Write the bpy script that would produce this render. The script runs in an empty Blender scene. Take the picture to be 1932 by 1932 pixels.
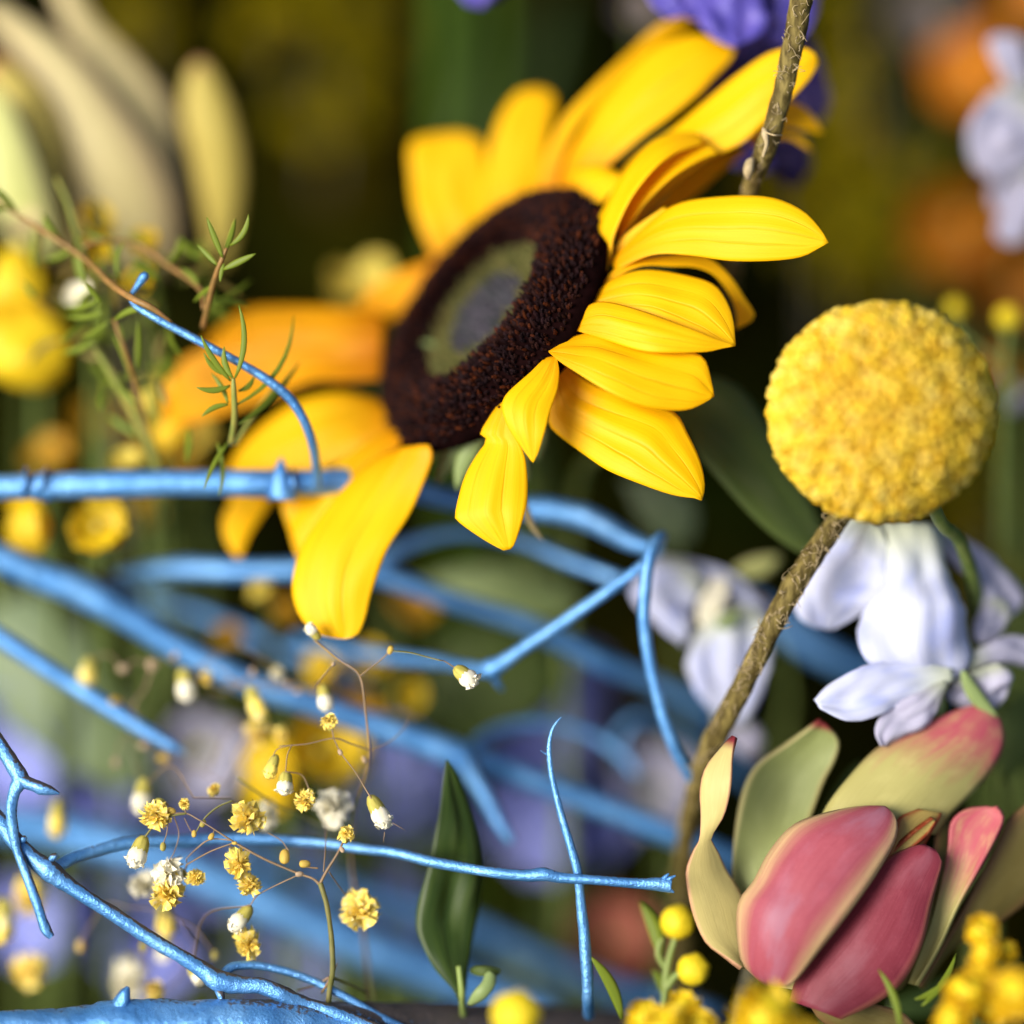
import bpy, math, random
from mathutils import Vector, Matrix, noise as mnoise

random.seed(11)
R = math.radians
scene = bpy.context.scene

# ------------------------------------------------------------------ camera, light, exposure
CM = 0.01
DIST = 45.0                       # camera to the plane of focus, cm
SPAN = 14.0                       # width of the picture in the plane of focus, cm
UNIT = SPAN / 1932.0

cam_d = bpy.data.cameras.new('camera')
cam = bpy.data.objects.new('camera', cam_d)
scene.collection.objects.link(cam)
TILT = Matrix.Rotation(R(-44), 4, 'X')       # the picture is taken looking down on the bouquet
cam.matrix_world = TILT @ Matrix.Translation((0, -DIST * CM, 0)) @ Matrix.Rotation(R(90), 4, 'X')
cam_d.sensor_width = 36
cam_d.lens = 36 * DIST / SPAN
cam_d.clip_start = 0.02
cam_d.clip_end = 50
cam_d.dof.use_dof = True
cam_d.dof.focus_distance = DIST * CM
cam_d.dof.aperture_fstop = 2.8
cam_d.dof.aperture_blades = 0
scene.camera = cam

SUN_FROM = (TILT.to_3x3() @ Vector((-0.60, -0.79, 0.10))).normalized()
world = bpy.data.worlds.new('World')
scene.world = world
world.use_nodes = True
wn = world.node_tree
sky = wn.nodes.new('ShaderNodeTexSky')
sky.sky_type = 'NISHITA'
sky.sun_disc = False
sky.sun_elevation = math.asin(SUN_FROM.z)
sky.sun_rotation = math.atan2(SUN_FROM.x, SUN_FROM.y)
sky.dust_density = 3.0
wn.links.new(sky.outputs[0], wn.nodes['Background'].inputs[0])
wn.nodes['Background'].inputs[1].default_value = 0.10

sun_d = bpy.data.lights.new('sun', 'SUN')
sun_d.energy = 3.8
sun_d.angle = R(30)
sun_d.color = (1.0, 0.955, 0.89)
sun = bpy.data.objects.new('sun', sun_d)
scene.collection.objects.link(sun)
sun.rotation_euler = SUN_FROM.to_track_quat('Z', 'Y').to_euler()

scene.view_settings.view_transform = 'Standard'
scene.view_settings.look = 'None'
scene.view_settings.gamma = 1
scene.view_settings.use_curve_mapping = False
scene.view_settings.exposure = 0.45
scene.render.engine = 'CYCLES'
scene.cycles.use_denoising = True
scene.cycles.max_bounces = 8
scene.cycles.transparent_max_bounces = 8

# ------------------------------------------------------------------ layout helpers
# Plans are drawn in the plane of focus (x right, y down) as several enlarged detail
# drawings; each has its own origin and scale. Every point also has a depth in cm behind
# (or, negative, before) that plane.
F = {'I': (0, 0, 1), '1': (676, 0, .3), '2': (1062.6, 0, .3), '3': (627.9, 289.8, .3),
     '4': (821.1, 483, .3), '5': (289.8, 483, .4), '6': (1207.5, 1304.1, .375),
     '7': (1352.4, 531.3, .3), '8': (1159.2, 917.7, .4),
     'a1': (0, 0, .35), 'a2': (0, 434.7, .35), 'a3': (0, 1014.3, .35), 'a4': (144.9, 1207.5, .35),
     'a5': (579.6, 1062.6, .4), 'a6': (0, 1449, .25), 'a7': (676.2, 1449, .35), 'a8': (1449, 0, .35),
     'b1': (0, 338.1, .25), 'b3': (1545.6, 1545.6, .2), 'b4': (0, 821.1, .2)}


def at(fr, x, y, d):
    ox, oy, k = F[fr]
    s = UNIT * (DIST + d) / DIST
    return Vector(((ox + k * x - 966) * s, d, (966 - oy - k * y) * s)) * CM


def px(fr, n, d=0):
    return F[fr][2] * n * UNIT * CM * (DIST + d) / DIST


def cat(pts, t):
    """Catmull-Rom through pts (tuples), t in 0..1 by index."""
    n = len(pts) - 1
    f = min(max(t, 0), 1) * n
    i = min(int(f), n - 1)
    f -= i
    p1, p2 = pts[i], pts[i + 1]
    p0 = pts[i - 1] if i > 0 else tuple(2 * a - b for a, b in zip(p1, p2))
    p3 = pts[i + 2] if i + 2 <= n else tuple(2 * b - a for a, b in zip(p1, p2))
    return tuple(0.5 * (2 * b + (c - a) * f + (2 * a - 5 * b + 4 * c - d) * f * f
                        + (3 * b - a - 3 * c + d) * f ** 3) for a, b, c, d in zip(p0, p1, p2, p3))


def along(pts, n):
    """n+1 points evenly spaced by length on the smooth curve through pts."""
    m = 8 * (len(pts) - 1)
    q = [cat(pts, i / m) for i in range(m + 1)]
    acc = [0.0]
    for a, b in zip(q, q[1:]):
        acc.append(acc[-1] + math.dist(a[:2], b[:2]) + 1e-9)
    out = []
    j = 0
    for i in range(n + 1):
        t = acc[-1] * i / n
        while j < m - 1 and acc[j + 1] < t:
            j += 1
        f = (t - acc[j]) / (acc[j + 1] - acc[j])
        f = min(max(f, 0), 1)
        out.append(tuple(a + (b - a) * f for a, b in zip(q[j], q[j + 1])))
    return out


def dprof(d, t):
    if not isinstance(d, (tuple, list)):
        return d
    if len(d) == 1:
        return d[0]
    return cat([(v,) for v in d], t)[0]


# ------------------------------------------------------------------ objects
COL = scene.collection


def thing(name, label, category, base, group=None):
    o = bpy.data.objects.new(name, None)
    COL.objects.link(o)
    o.empty_display_size = 0.005
    o.location = base
    o['label'] = label
    o['category'] = category
    if group:
        o['group'] = group
    return o


def origin(p):
    v = Vector((0, 0, 0))
    while p is not None:
        v = v + Vector(p.location)
        p = p.parent
    return v


def build(name, verts, faces, mat, parent=None, uvs=None, attr=None, smooth=True, thick=0, kind=None):
    o0 = origin(parent)
    me = bpy.data.meshes.new(name)
    me.from_pydata([tuple(Vector(v) - o0) for v in verts], [], faces)
    if smooth:
        me.polygons.foreach_set('use_smooth', [True] * len(me.polygons))
    if uvs:
        uv = me.uv_layers.new(name='UVMap')
        vi = [0] * len(me.loops)
        me.loops.foreach_get('vertex_index', vi)
        flat = []
        for i in vi:
            flat.extend(uvs[i])
        uv.data.foreach_set('uv', flat)
    if attr:
        for k, vals in attr.items():
            a = me.attributes.new(k, 'FLOAT', 'POINT')
            a.data.foreach_set('value', vals)
    me.materials.append(mat)
    o = bpy.data.objects.new(name, me)
    COL.objects.link(o)
    if parent is not None:
        o.parent = parent
    if thick:
        md = o.modifiers.new('thickness', 'SOLIDIFY')
        md.thickness = thick
        md.offset = 0
    if kind:
        o['kind'] = kind
    return o


def tag(o, label, category, group=None):
    o['label'] = label
    o['category'] = category
    if group:
        o['group'] = group


def sheet_data(fr, L, Rr, dl, dr=None, bulge=.08, ridge=0.0, nr=3, n=24, m=10, wave=0.0, seed=0, frill=0.0):
    if dr is None:
        dr = dl
    l = along(L, n)
    r = along(Rr, n)
    A, B, N = [], [], []
    for i in range(n + 1):
        t = i / n
        A.append(at(fr, l[i][0], l[i][1], dprof(dl, t)))
        B.append(at(fr, r[i][0], r[i][1], dprof(dr, t)))
    for i in range(n + 1):
        i0, i1 = max(i - 1, 0), min(i + 1, n)
        tan = (A[i1] + B[i1]) - (A[i0] + B[i0])
        nn = (B[i] - A[i]).cross(tan)
        if nn.length < 1e-12:
            nn = Vector((0, -1, 0))
        nn.normalize()
        if nn.y > 0:
            nn = -nn
        N.append(nn)
    N = [((N[max(i - 1, 0)] + N[i] * 2 + N[min(i + 1, n)]).normalized()) for i in range(n + 1)]
    V, UV, FC = [], [], []
    for i in range(n + 1):
        w = (B[i] - A[i]).length
        for j in range(m + 1):
            u = j / m
            h = bulge * w * 4 * u * (1 - u)
            if ridge:
                h += ridge * w * math.cos(2 * math.pi * nr * (u - .5)) * math.sin(math.pi * u)
            if wave:
                h += wave * w * mnoise.noise(Vector((u * 3 + seed * 7.1, i / n * 4, seed)))
            if frill:
                e = abs(2 * u - 1) ** 3 * math.sin(math.pi * min(1, 1.2 * i / n)) ** .5 if i < n else 0
                h += frill * 1.6 * w * e * mnoise.noise(Vector((i / n * 11, 3 * u + seed, 2.0)))
                q = u + (u - .5) * frill * 1.4 * e * mnoise.noise(Vector((i / n * 13, 9 * (u > .5) + seed, 5.0)))
                V.append(A[i] + (B[i] - A[i]) * q + N[i] * h)
                UV.append((u, i / n))
                continue
            V.append(A[i].lerp(B[i], u) + N[i] * h)
            UV.append((u, i / n))
    for i in range(n):
        for j in range(m):
            a = i * (m + 1) + j
            FC.append((a, a + 1, a + m + 2, a + m + 1))
    return V, FC, UV


def sheet(name, mat, parent, fr, L, Rr, dl, dr=None, thick=0.0003, **kw):
    V, FC, UV = sheet_data(fr, L, Rr, dl, dr, **kw)
    return build(name, V, FC, mat, parent, uvs=UV, thick=thick)


def needle(name, mat, parent, fr, a, b, w, d0, d1, bend=0.08, n=8, m=4, bulge=.12, widest=.45, tilt=0.0):
    """A slim leaf from a to b."""
    ax, ay = a
    bx, by = b
    dx, dy = bx - ax, by - ay
    le = math.hypot(dx, dy)
    nx, ny = -dy / le, dx / le
    L, Rr = [], []
    for i in range(7):
        t = i / 6
        c = bend * le * 4 * t * (1 - t)
        x, y = ax + dx * t + nx * c, ay + dy * t + ny * c
        q = math.sin(math.pi * min(1, t ** (math.log(.5) / math.log(widest)))) ** .75
        h = w / 2 * max(q, .25 if t < .5 else .02)
        L.append((x - nx * h, y - ny * h))
        Rr.append((x + nx * h, y + ny * h))
    return sheet(name, mat, parent, fr, L, Rr, (d0, (d0 + d1) / 2, d1), (d0, (d0 + d1) / 2 + tilt, d1),
                 n=n, m=m, bulge=bulge)


def tube_data(fr, pts, sides=12, seg=None, rough=.05, seed=0, knobs=(), bare_dir=None, bare_amt=0.0, freq=1.0, bare_far=0.0):
    P3 = []
    for p in pts:
        x, y, d, r = p
        v = at(fr, x, y, d)
        P3.append((v.x, v.y, v.z, px(fr, r, d)))
    if seg is None:
        seg = max(6, 6 * (len(pts) - 1))
    q = [cat(P3, i / seg) for i in range(seg + 1)]
    C = [Vector(p[:3]) for p in q]
    Rd = [max(p[3], 1e-6) for p in q]
    up = Vector((0, -1, 0.01))
    V, FC, UV, BA = [], [], [], []
    ln = 0.0
    pn = None
    for i in range(seg + 1):
        t = (C[min(i + 1, seg)] - C[max(i - 1, 0)]).normalized()
        if pn is None:
            nn = (up - t * up.dot(t)).normalized()
        else:
            nn = (pn - t * pn.dot(t)).normalized()
        pn = nn
        bb = t.cross(nn)
        if i:
            ln += (C[i] - C[i - 1]).length
        kb = 1.0
        for kt, kw, ka in knobs:
            kb += ka * math.exp(-((i / seg - kt) / kw) ** 2)
        for j in range(sides):
            a = 2 * math.pi * j / sides
            dr = nn * math.cos(a) + bb * math.sin(a)
            rr = Rd[i] * kb * (1 + rough * mnoise.noise(C[i] * (260 * freq) + dr * 1.3 + Vector((seed, 0, 0)))
                               + rough * .6 * mnoise.noise(C[i] * (900 * freq) + dr * 2.5))
            V.append(C[i] + dr * rr)
            UV.append((j / sides, ln * 100))
            BA.append(dr.dot(bare_dir) + bare_amt + bare_far * min(1, max(0, (i / seg - .42) * 4)) if bare_dir is not None else -1.0)  # bare_far adds bark mix along the far half as painted shade
    for i in range(seg):
        for j in range(sides):
            a = i * sides + j
            b = i * sides + (j + 1) % sides
            FC.append((a, b, b + sides, a + sides))
    FC.append(tuple(range(sides))[::-1])
    FC.append(tuple(seg * sides + j for j in range(sides)))
    return V, FC, UV, BA


BARE = Vector((0.52, 0.22, 0.80)).normalized()


def tube(name, mat, parent, fr, pts, bare=None, **kw):
    V, FC, UV, BA = tube_data(fr, pts, bare_dir=BARE if bare is not None else None,
                              bare_amt=bare or 0.0, **kw)
    return build(name, V, FC, mat, parent, uvs=UV, attr={'bare': BA})


# ------------------------------------------------------------------ materials
def nodes_of(name):
    m = bpy.data.materials.new(name)
    m.use_nodes = True
    nt = m.node_tree
    nt.nodes.clear()
    return m, nt


def N(nt, typ, **kw):
    n = nt.nodes.new(typ)
    for k, v in kw.items():
        setattr(n, k, v)
    return n


def setin(nt, node, key, val):
    if isinstance(val, bpy.types.NodeSocket):
        nt.links.new(val, node.inputs[key])
    else:
        node.inputs[key].default_value = val


def rgba(c):
    return (c[0], c[1], c[2], 1)


def mixc(nt, fac, a, b):
    n = N(nt, 'ShaderNodeMix', data_type='RGBA')
    setin(nt, n, 0, fac)
    setin(nt, n, 6, a if isinstance(a, bpy.types.NodeSocket) else rgba(a))
    setin(nt, n, 7, b if isinstance(b, bpy.types.NodeSocket) else rgba(b))
    return n.outputs[2]


def math_n(nt, op, a, b=0.0, c=0.0):
    n = N(nt, 'ShaderNodeMath', operation=op)
    setin(nt, n, 0, a)
    setin(nt, n, 1, b)
    setin(nt, n, 2, c)
    return n.outputs[0]


def smooth(nt, v, lo, hi):
    n = N(nt, 'ShaderNodeMapRange', interpolation_type='SMOOTHSTEP')
    setin(nt, n, 0, v)
    n.inputs[1].default_value = lo
    n.inputs[2].default_value = hi
    return n.outputs[0]


def noise_n(nt, vec, scale, detail=3.0, rough=.55):
    n = N(nt, 'ShaderNodeTexNoise')
    nt.links.new(vec, n.inputs['Vector'])
    n.inputs['Scale'].default_value = scale
    n.inputs['Detail'].default_value = detail
    n.inputs['Roughness'].default_value = rough
    return n.outputs[0]


def scaled(nt, vec, s):
    n = N(nt, 'ShaderNodeMapping')
    nt.links.new(vec, n.inputs[0])
    n.inputs['Scale'].default_value = s
    return n.outputs[0]


def finish(nt, col, rough=.5, trans=0.0, tcol=None, bump=None, bstr=.2, bdist=.0002, spec=.4, sheen=0.0, coat=0.0, metal=0.0):
    p = N(nt, 'ShaderNodeBsdfPrincipled')
    setin(nt, p, 'Metallic', metal)
    setin(nt, p, 'Base Color', col if isinstance(col, bpy.types.NodeSocket) else rgba(col))
    setin(nt, p, 'Roughness', rough)
    p.inputs['Specular IOR Level'].default_value = spec
    if sheen:
        p.inputs['Sheen Weight'].default_value = sheen
    if coat:
        p.inputs['Coat Weight'].default_value = coat
        p.inputs['Coat Roughness'].default_value = .33
    if bump is not None:
        b = N(nt, 'ShaderNodeBump')
        b.inputs['Strength'].default_value = bstr
        b.inputs['Distance'].default_value = bdist
        nt.links.new(bump, b.inputs['Height'])
        nt.links.new(b.outputs[0], p.inputs['Normal'])
    out = N(nt, 'ShaderNodeOutputMaterial')
    if trans:
        t = N(nt, 'ShaderNodeBsdfTranslucent')
        tc = tcol if tcol is not None else col
        setin(nt, t, 'Color', tc if isinstance(tc, bpy.types.NodeSocket) else rgba(tc))
        mx = N(nt, 'ShaderNodeMixShader')
        mx.inputs[0].default_value = trans
        nt.links.new(p.outputs[0], mx.inputs[1])
        nt.links.new(t.outputs[0], mx.inputs[2])
        nt.links.new(mx.outputs[0], out.inputs[0])
    else:
        nt.links.new(p.outputs[0], out.inputs[0])


def petal_mat(name, c1, c2, trans=.3, tcol=None, rough=.5, veins=26, vfac=.6, base=None, bstr=.25, spec=.3, blotch=.3, c3=None, lines=()):
    """Streaked petal: fine long veins across u, optional other colour at the base (v=0)."""
    m, nt = nodes_of(name)
    uv = N(nt, 'ShaderNodeUVMap').outputs[0]
    fine = noise_n(nt, scaled(nt, uv, (veins, 1.6, 1)), 1.0, 4)
    broad = noise_n(nt, scaled(nt, uv, (3, 2.5, 1)), 1.0, 3)
    col = mixc(nt, math_n(nt, 'MULTIPLY', smooth(nt, fine, .38, .68), vfac), c1, c2)
    if c3 is not None:
        col = mixc(nt, math_n(nt, 'MULTIPLY', smooth(nt, broad, .45, .7), blotch), col, c3)
    sp = N(nt, 'ShaderNodeSeparateXYZ')
    nt.links.new(uv, sp.inputs[0])
    if base is not None:
        col = mixc(nt, smooth(nt, sp.outputs[1], .38, .0), col, base)
    hgt = fine
    if lines:
        oi = N(nt, 'ShaderNodeObjectInfo')
        wob = math_n(nt, 'MULTIPLY_ADD', noise_n(nt, scaled(nt, uv, (1.2, 1.8, 1)), 1.0, 2), .16, -.08)
        wob = math_n(nt, 'ADD', wob, math_n(nt, 'MULTIPLY_ADD', oi.outputs['Random'], .24, -.12))
        uu = math_n(nt, 'ADD', sp.outputs[0], wob)
        tot = None
        for c, w in lines:
            l = smooth(nt, math_n(nt, 'ABSOLUTE', math_n(nt, 'SUBTRACT', uu, c)), w, .0)
            tot = l if tot is None else math_n(nt, 'MAXIMUM', tot, l)
        tot = math_n(nt, 'MULTIPLY', tot, smooth(nt, broad, .30, .62))
        col = mixc(nt, math_n(nt, 'MULTIPLY', tot, .5), col, [x * .74 for x in c2])
        hgt = math_n(nt, 'SUBTRACT', math_n(nt, 'MULTIPLY', fine, .5), math_n(nt, 'MULTIPLY', tot, 1.2))
    finish(nt, col, rough, trans, tcol, hgt, bstr, .0002, spec)
    return m


def bract_mat(name, inner, outer, u0, u1, v0=None, v1=None, tip=None, rough=.5, trans=.15, streak=None, bloom=None):
    """Thick waxy bract: inner colour fades to outer towards its rims and (v0..v1) along it."""
    m, nt = nodes_of(name)
    uv = N(nt, 'ShaderNodeUVMap').outputs[0]
    sp = N(nt, 'ShaderNodeSeparateXYZ')
    nt.links.new(uv, sp.inputs[0])
    u = math_n(nt, 'ABSOLUTE', math_n(nt, 'MULTIPLY_ADD', sp.outputs[0], 2.0, -1.0))
    ns = noise_n(nt, scaled(nt, uv, (9, 2, 1)), 1.0, 4)
    fine = noise_n(nt, scaled(nt, uv, (40, 3, 1)), 1.0, 4)
    u = math_n(nt, 'ADD', u, math_n(nt, 'MULTIPLY_ADD', ns, .30, -.15))
    f = smooth(nt, u, u0, u1)
    if v0 is not None:
        v = math_n(nt, 'ADD', sp.outputs[1], math_n(nt, 'MULTIPLY_ADD', ns, .5, -.25))
        f = math_n(nt, 'MAXIMUM', f, smooth(nt, v, v0, v1))
    col = mixc(nt, f, inner, outer)
    col = mixc(nt, math_n(nt, 'MULTIPLY', smooth(nt, fine, .4, .75), .35), col,
               streak if streak is not None else [c * .72 for c in inner])
    mot = noise_n(nt, scaled(nt, uv, (5, 7, 1)), 1.0, 5)
    col = mixc(nt, math_n(nt, 'MULTIPLY', smooth(nt, mot, .45, .75), .3), col, [min(1, c * 1.35 + .03) for c in inner])
    if bloom is not None:
        bl = noise_n(nt, scaled(nt, uv, (2.2, 2.6, 1)), 1.0, 4)
        col = mixc(nt, math_n(nt, 'MULTIPLY', math_n(nt, 'MULTIPLY', smooth(nt, bl, .40, .62), smooth(nt, u, .62, .2)), .75), col, bloom)
        spk = noise_n(nt, scaled(nt, uv, (60, 75, 1)), 1.0, 3)
        col = mixc(nt, math_n(nt, 'MULTIPLY', smooth(nt, spk, .58, .72), .35), col, [min(1, c * 1.5 + .04) for c in inner])
    if tip is not None:
        col = mixc(nt, smooth(nt, sp.outputs[1], .93, .985), col, tip)
    finish(nt, col, rough, trans, None, math_n(nt, 'ADD', fine, mot), .22, .0003, .28)
    return m


def plain_mat(name, c1, c2, scale=300, rough=.5, trans=0, bstr=.2, spec=.35, coat=0, stretch=(1, 1, 1)):
    m, nt = nodes_of(name)
    oc = N(nt, 'ShaderNodeTexCoord').outputs['Object']
    ns = noise_n(nt, scaled(nt, oc, stretch), scale, 5)
    col = mixc(nt, smooth(nt, ns, .35, .7), c1, c2)
    finish(nt, col, rough, trans, None, ns, bstr, .0004, spec, 0, coat)
    return m


def island_mat(name, cols, rough=.6, trans=0, spec=.3):
    m, nt = nodes_of(name)
    g = N(nt, 'ShaderNodeNewGeometry')
    oi = N(nt, 'ShaderNodeObjectInfo')
    v = math_n(nt, 'FRACT', math_n(nt, 'ADD', g.outputs['Random Per Island'], oi.outputs['Random']))
    rmp = N(nt, 'ShaderNodeValToRGB')
    rmp.color_ramp.interpolation = 'LINEAR'
    el = rmp.color_ramp.elements
    while len(el) < len(cols):
        el.new(.5)
    for i, c in enumerate(cols):
        el[i].position = i / (len(cols) - 1)
        el[i].color = rgba(c)
    nt.links.new(v, rmp.inputs[0])
    finish(nt, rmp.outputs[0], rough, trans, None, None, 0, 0, spec)
    return m


def paint_mat():
    m, nt = nodes_of('blue spray paint on bark')
    oc = N(nt, 'ShaderNodeTexCoord').outputs['Object']
    at_ = N(nt, 'ShaderNodeAttribute', attribute_name='bare')  # bare bark mask, plus shade painted along the bottom branch
    big = noise_n(nt, oc, 220, 4)
    fine = noise_n(nt, oc, 1500, 4)
    grit = noise_n(nt, oc, 4200, 2)
    blue = mixc(nt, smooth(nt, big, .35, .7), (.080, .285, .63), (.165, .43, .81))
    blue = mixc(nt, math_n(nt, 'MULTIPLY', smooth(nt, fine, .5, .75), .45), blue, (.025, .13, .42))
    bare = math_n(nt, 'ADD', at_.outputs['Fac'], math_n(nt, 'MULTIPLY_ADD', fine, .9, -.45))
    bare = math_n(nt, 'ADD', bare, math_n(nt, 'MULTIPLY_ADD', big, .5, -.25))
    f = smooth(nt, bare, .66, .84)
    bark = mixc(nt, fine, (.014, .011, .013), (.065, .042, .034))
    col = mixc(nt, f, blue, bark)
    h = math_n(nt, 'ADD', fine, math_n(nt, 'MULTIPLY', grit, .7))
    rg = math_n(nt, 'MULTIPLY_ADD', f, .4, .36)
    finish(nt, col, rg, 0, None, h, .7, .00028, .9, 0, .35, math_n(nt, 'MULTIPLY_ADD', f, -.55, .55))
    return m


M = {}
VEINS = ((.28, .020), (.52, .030), (.73, .022))
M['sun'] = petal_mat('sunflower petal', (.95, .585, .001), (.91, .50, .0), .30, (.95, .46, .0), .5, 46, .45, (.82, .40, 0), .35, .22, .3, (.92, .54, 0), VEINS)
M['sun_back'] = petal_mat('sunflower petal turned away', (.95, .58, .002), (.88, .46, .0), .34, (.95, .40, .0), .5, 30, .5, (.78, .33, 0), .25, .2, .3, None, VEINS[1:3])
M['sun_far'] = petal_mat('sunflower petal underside and painted shade', (.86, .40, .001), (.78, .32, .0), .3, (.9, .34, .0), .5, 24, .5, (.58, .20, 0), .25, .2, .3, None, VEINS[1:3])  # underside orange; also paints the shade on the far left petals
M['blue'] = paint_mat()
M['disc'] = island_mat('dark disc florets', [(.010, .004, .004), (.018, .006, .007), (.012, .005, .006), (.026, .008, .005), (.010, .004, .005), (.075, .016, .003), (.014, .006, .008)], .75, 0, .12)
M['disc_base'] = plain_mat('disc receptacle', (.005, .002, .002), (.009, .003, .003), 500, .9, 0, .1, .0)
M['disc_green'] = island_mat('young green florets', [(.13, .125, .035), (.09, .10, .03), (.17, .15, .05), (.11, .085, .025)], .8, 0, .1)
M['disc_grey'] = island_mat('downy grey florets', [(.06, .055, .07), (.10, .09, .11), (.04, .05, .045), (.085, .07, .095)], .8, 0, .1)
M['crasp'] = island_mat('craspedia florets', [(.76, .49, .015), (.83, .60, .05), (.66, .38, .008), (.88, .68, .13), (.78, .51, .02)], .6, .10)
M['crasp_core'] = plain_mat('craspedia core', (.42, .22, .004), (.52, .29, .008), 500, .7)
M['white'] = petal_mat('lavender white petal', (.70, .73, .88), (.58, .62, .86), .36, (.80, .82, .96), .6, 26, .5, (.72, .76, .54), .35, .15, .7, (.45, .52, .92))
M['white_g'] = petal_mat('greyish lavender petal', (.62, .61, .73), (.46, .43, .60), .4, None, .6, 30, .75, (.50, .53, .40), .45, .15)
M['mauve'] = petal_mat('dim mauve petal', (.17, .135, .13), (.12, .10, .09), .2, None, .6, 12, .6)
M['purple'] = petal_mat('violet blue petal', (.115, .095, .45), (.075, .05, .30), .25, (.15, .08, .5), .45, 20, .6, None, .25, .35, .6, (.20, .15, .55))
M['purple_d'] = petal_mat('dark violet petal', (.035, .022, .10), (.02, .012, .06), .12, None, .5, 20, .6)
M['cream_y'] = bract_mat('cream yellow bract', (.52, .43, .15), (.58, .50, .24), .7, 1.0, tip=(.30, .05, .05))
M['pinkedge'] = bract_mat('cream bract with pink rim', (.55, .46, .17), (.55, .26, .16), .82, 1.04, tip=(.24, .03, .04), streak=(.46, .37, .12))
M['green_in'] = bract_mat('olive green bract', (.23, .26, .085), (.36, .31, .12), .84, 1.0, tip=(.22, .03, .03), streak=(.18, .21, .065))
M['pink'] = bract_mat('rose bract with cream rim', (.36, .075, .10), (.60, .42, .20), .50, 1.02, streak=(.27, .04, .06), bloom=(.36, .15, .21))
M['pink_deep'] = bract_mat('deep rose bract', (.23, .034, .052), (.40, .16, .09), .80, 1.08, streak=(.16, .014, .024), bloom=(.27, .075, .10))
M['pink_tip'] = bract_mat('rose tipped bract', (.42, .38, .13), (.46, .085, .115), 2.0, 2.2, .36, .72, streak=(.36, .31, .10))
M['olive_br'] = bract_mat('olive bract', (.19, .15, .04), (.22, .11, .045), .5, 1.1, streak=(.13, .075, .025))
M['redfold'] = bract_mat('red folded bract', (.36, .26, .07), (.26, .035, .012), .45, 1.0, streak=(.25, .14, .03))
M['pale_br'] = bract_mat('pale cream bract', (.52, .44, .20), (.50, .36, .19), .3, 1.0, streak=(.40, .31, .12))
M['pale_gr'] = bract_mat('pale lime bract', (.54, .55, .18), (.58, .52, .24), .4, 1.0)
M['pale_yl'] = bract_mat('straw yellow bract', (.48, .38, .075), (.38, .27, .05), .5, 1.0, tip=(.5, .25, .1))
M['leaf_dk'] = petal_mat('dark glossy leaf', (.022, .045, .005), (.045, .075, .010), .06, (.06, .12, .01), .42, 9, .7, None, .5, .3, .6, (.065, .095, .025), ((.5, .05),))
M['leaf'] = petal_mat('green leaf', (.070, .105, .022), (.10, .135, .035), .18, (.14, .22, .04), .5, 10, .6, None, .4, .2, .5, (.13, .16, .06), ((.5, .05),))
M['leaf_gr'] = petal_mat('grey green leaf', (.19, .25, .13), (.15, .20, .10), .2, None, .5, 8, .5)
M['leaf_pl'] = petal_mat('pale green leaf', (.26, .34, .12), (.20, .28, .09), .2, None, .45, 8, .5)
M['needle'] = petal_mat('narrow sprig leaf', (.17, .235, .018), (.24, .27, .025), .25, (.30, .40, .03), .45, 5, .5, None, .2, .3)
M['sprig_lf'] = petal_mat('olive brown sprig leaf', (.20, .15, .03), (.26, .20, .04), .2, None, .5, 5, .5)
M['sprig'] = plain_mat('reddish brown sprig stem', (.22, .13, .035), (.34, .17, .05), 600, .5)
M['sprig_g'] = plain_mat('green sprig stem', (.22, .25, .05), (.30, .28, .06), 600, .5)
M['twig'] = plain_mat('rough brown green twig', (.060, .042, .010), (.22, .17, .05), 900, .7, 0, 1.0, .15, stretch=(1, 1, .35))
M['fibre'] = plain_mat('peeling bark fibre', (.34, .26, .13), (.46, .36, .20), 900, .7)
M['stem_g'] = plain_mat('green stem', (.10, .15, .03), (.15, .19, .05), 400, .5)
M['stem_deep'] = plain_mat('deep green stem', (.035, .070, .004), (.050, .090, .008), 300, .7, 0, .2, .1)
M['stem_lt'] = plain_mat('light green stem', (.20, .27, .06), (.26, .32, .09), 400, .5)
M['stem_dk'] = plain_mat('grey brown stem', (.06, .055, .03), (.12, .10, .06), 400, .6)
M['gy_w'] = petal_mat('white ruffled petal', (.93, .89, .72), (.90, .82, .56), .16, (.97, .94, .80), .6, 6, .45, None, .1, .1, .5, (.92, .78, .36))
M['gy_y'] = petal_mat('yellow dyed ruffled petal', (.96, .76, .16), (.94, .66, .07), .16, (.98, .80, .20), .6, 6, .6, None, .1, .1, .85, (.96, .90, .62))
M['gy_calyx'] = petal_mat('dry green calyx', (.62, .54, .12), (.36, .32, .05), .2, (.75, .65, .15), .6, 12, .85, None, .3)
M['gy_stem'] = plain_mat('thin brown stem', (.20, .135, .075), (.30, .20, .11), 500, .55)
M['gy_stemg'] = plain_mat('thin olive stem', (.13, .13, .03), (.19, .17, .05), 500, .5)
M['gy_bud_g'] = plain_mat('small green bud', (.40, .34, .07), (.52, .44, .10), 900, .6, .2)
M['gy_bud_y'] = plain_mat('small yellow bud', (.74, .52, .10), (.52, .33, .06), 900, .6, .2)
M['gy_bud_w'] = plain_mat('small cream bud', (.56, .42, .26), (.42, .27, .17), 900, .6, .2)
M['yel'] = petal_mat('bright yellow petal', (.86, .64, .018), (.80, .52, .01), .3, (.86, .56, .01), .45, 14, .6, (.72, .42, .005))
M['yelp'] = petal_mat('pale yellow petal', (.84, .70, .13), (.80, .60, .06), .3, None, .45, 14, .6, (.78, .52, .03))
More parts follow.
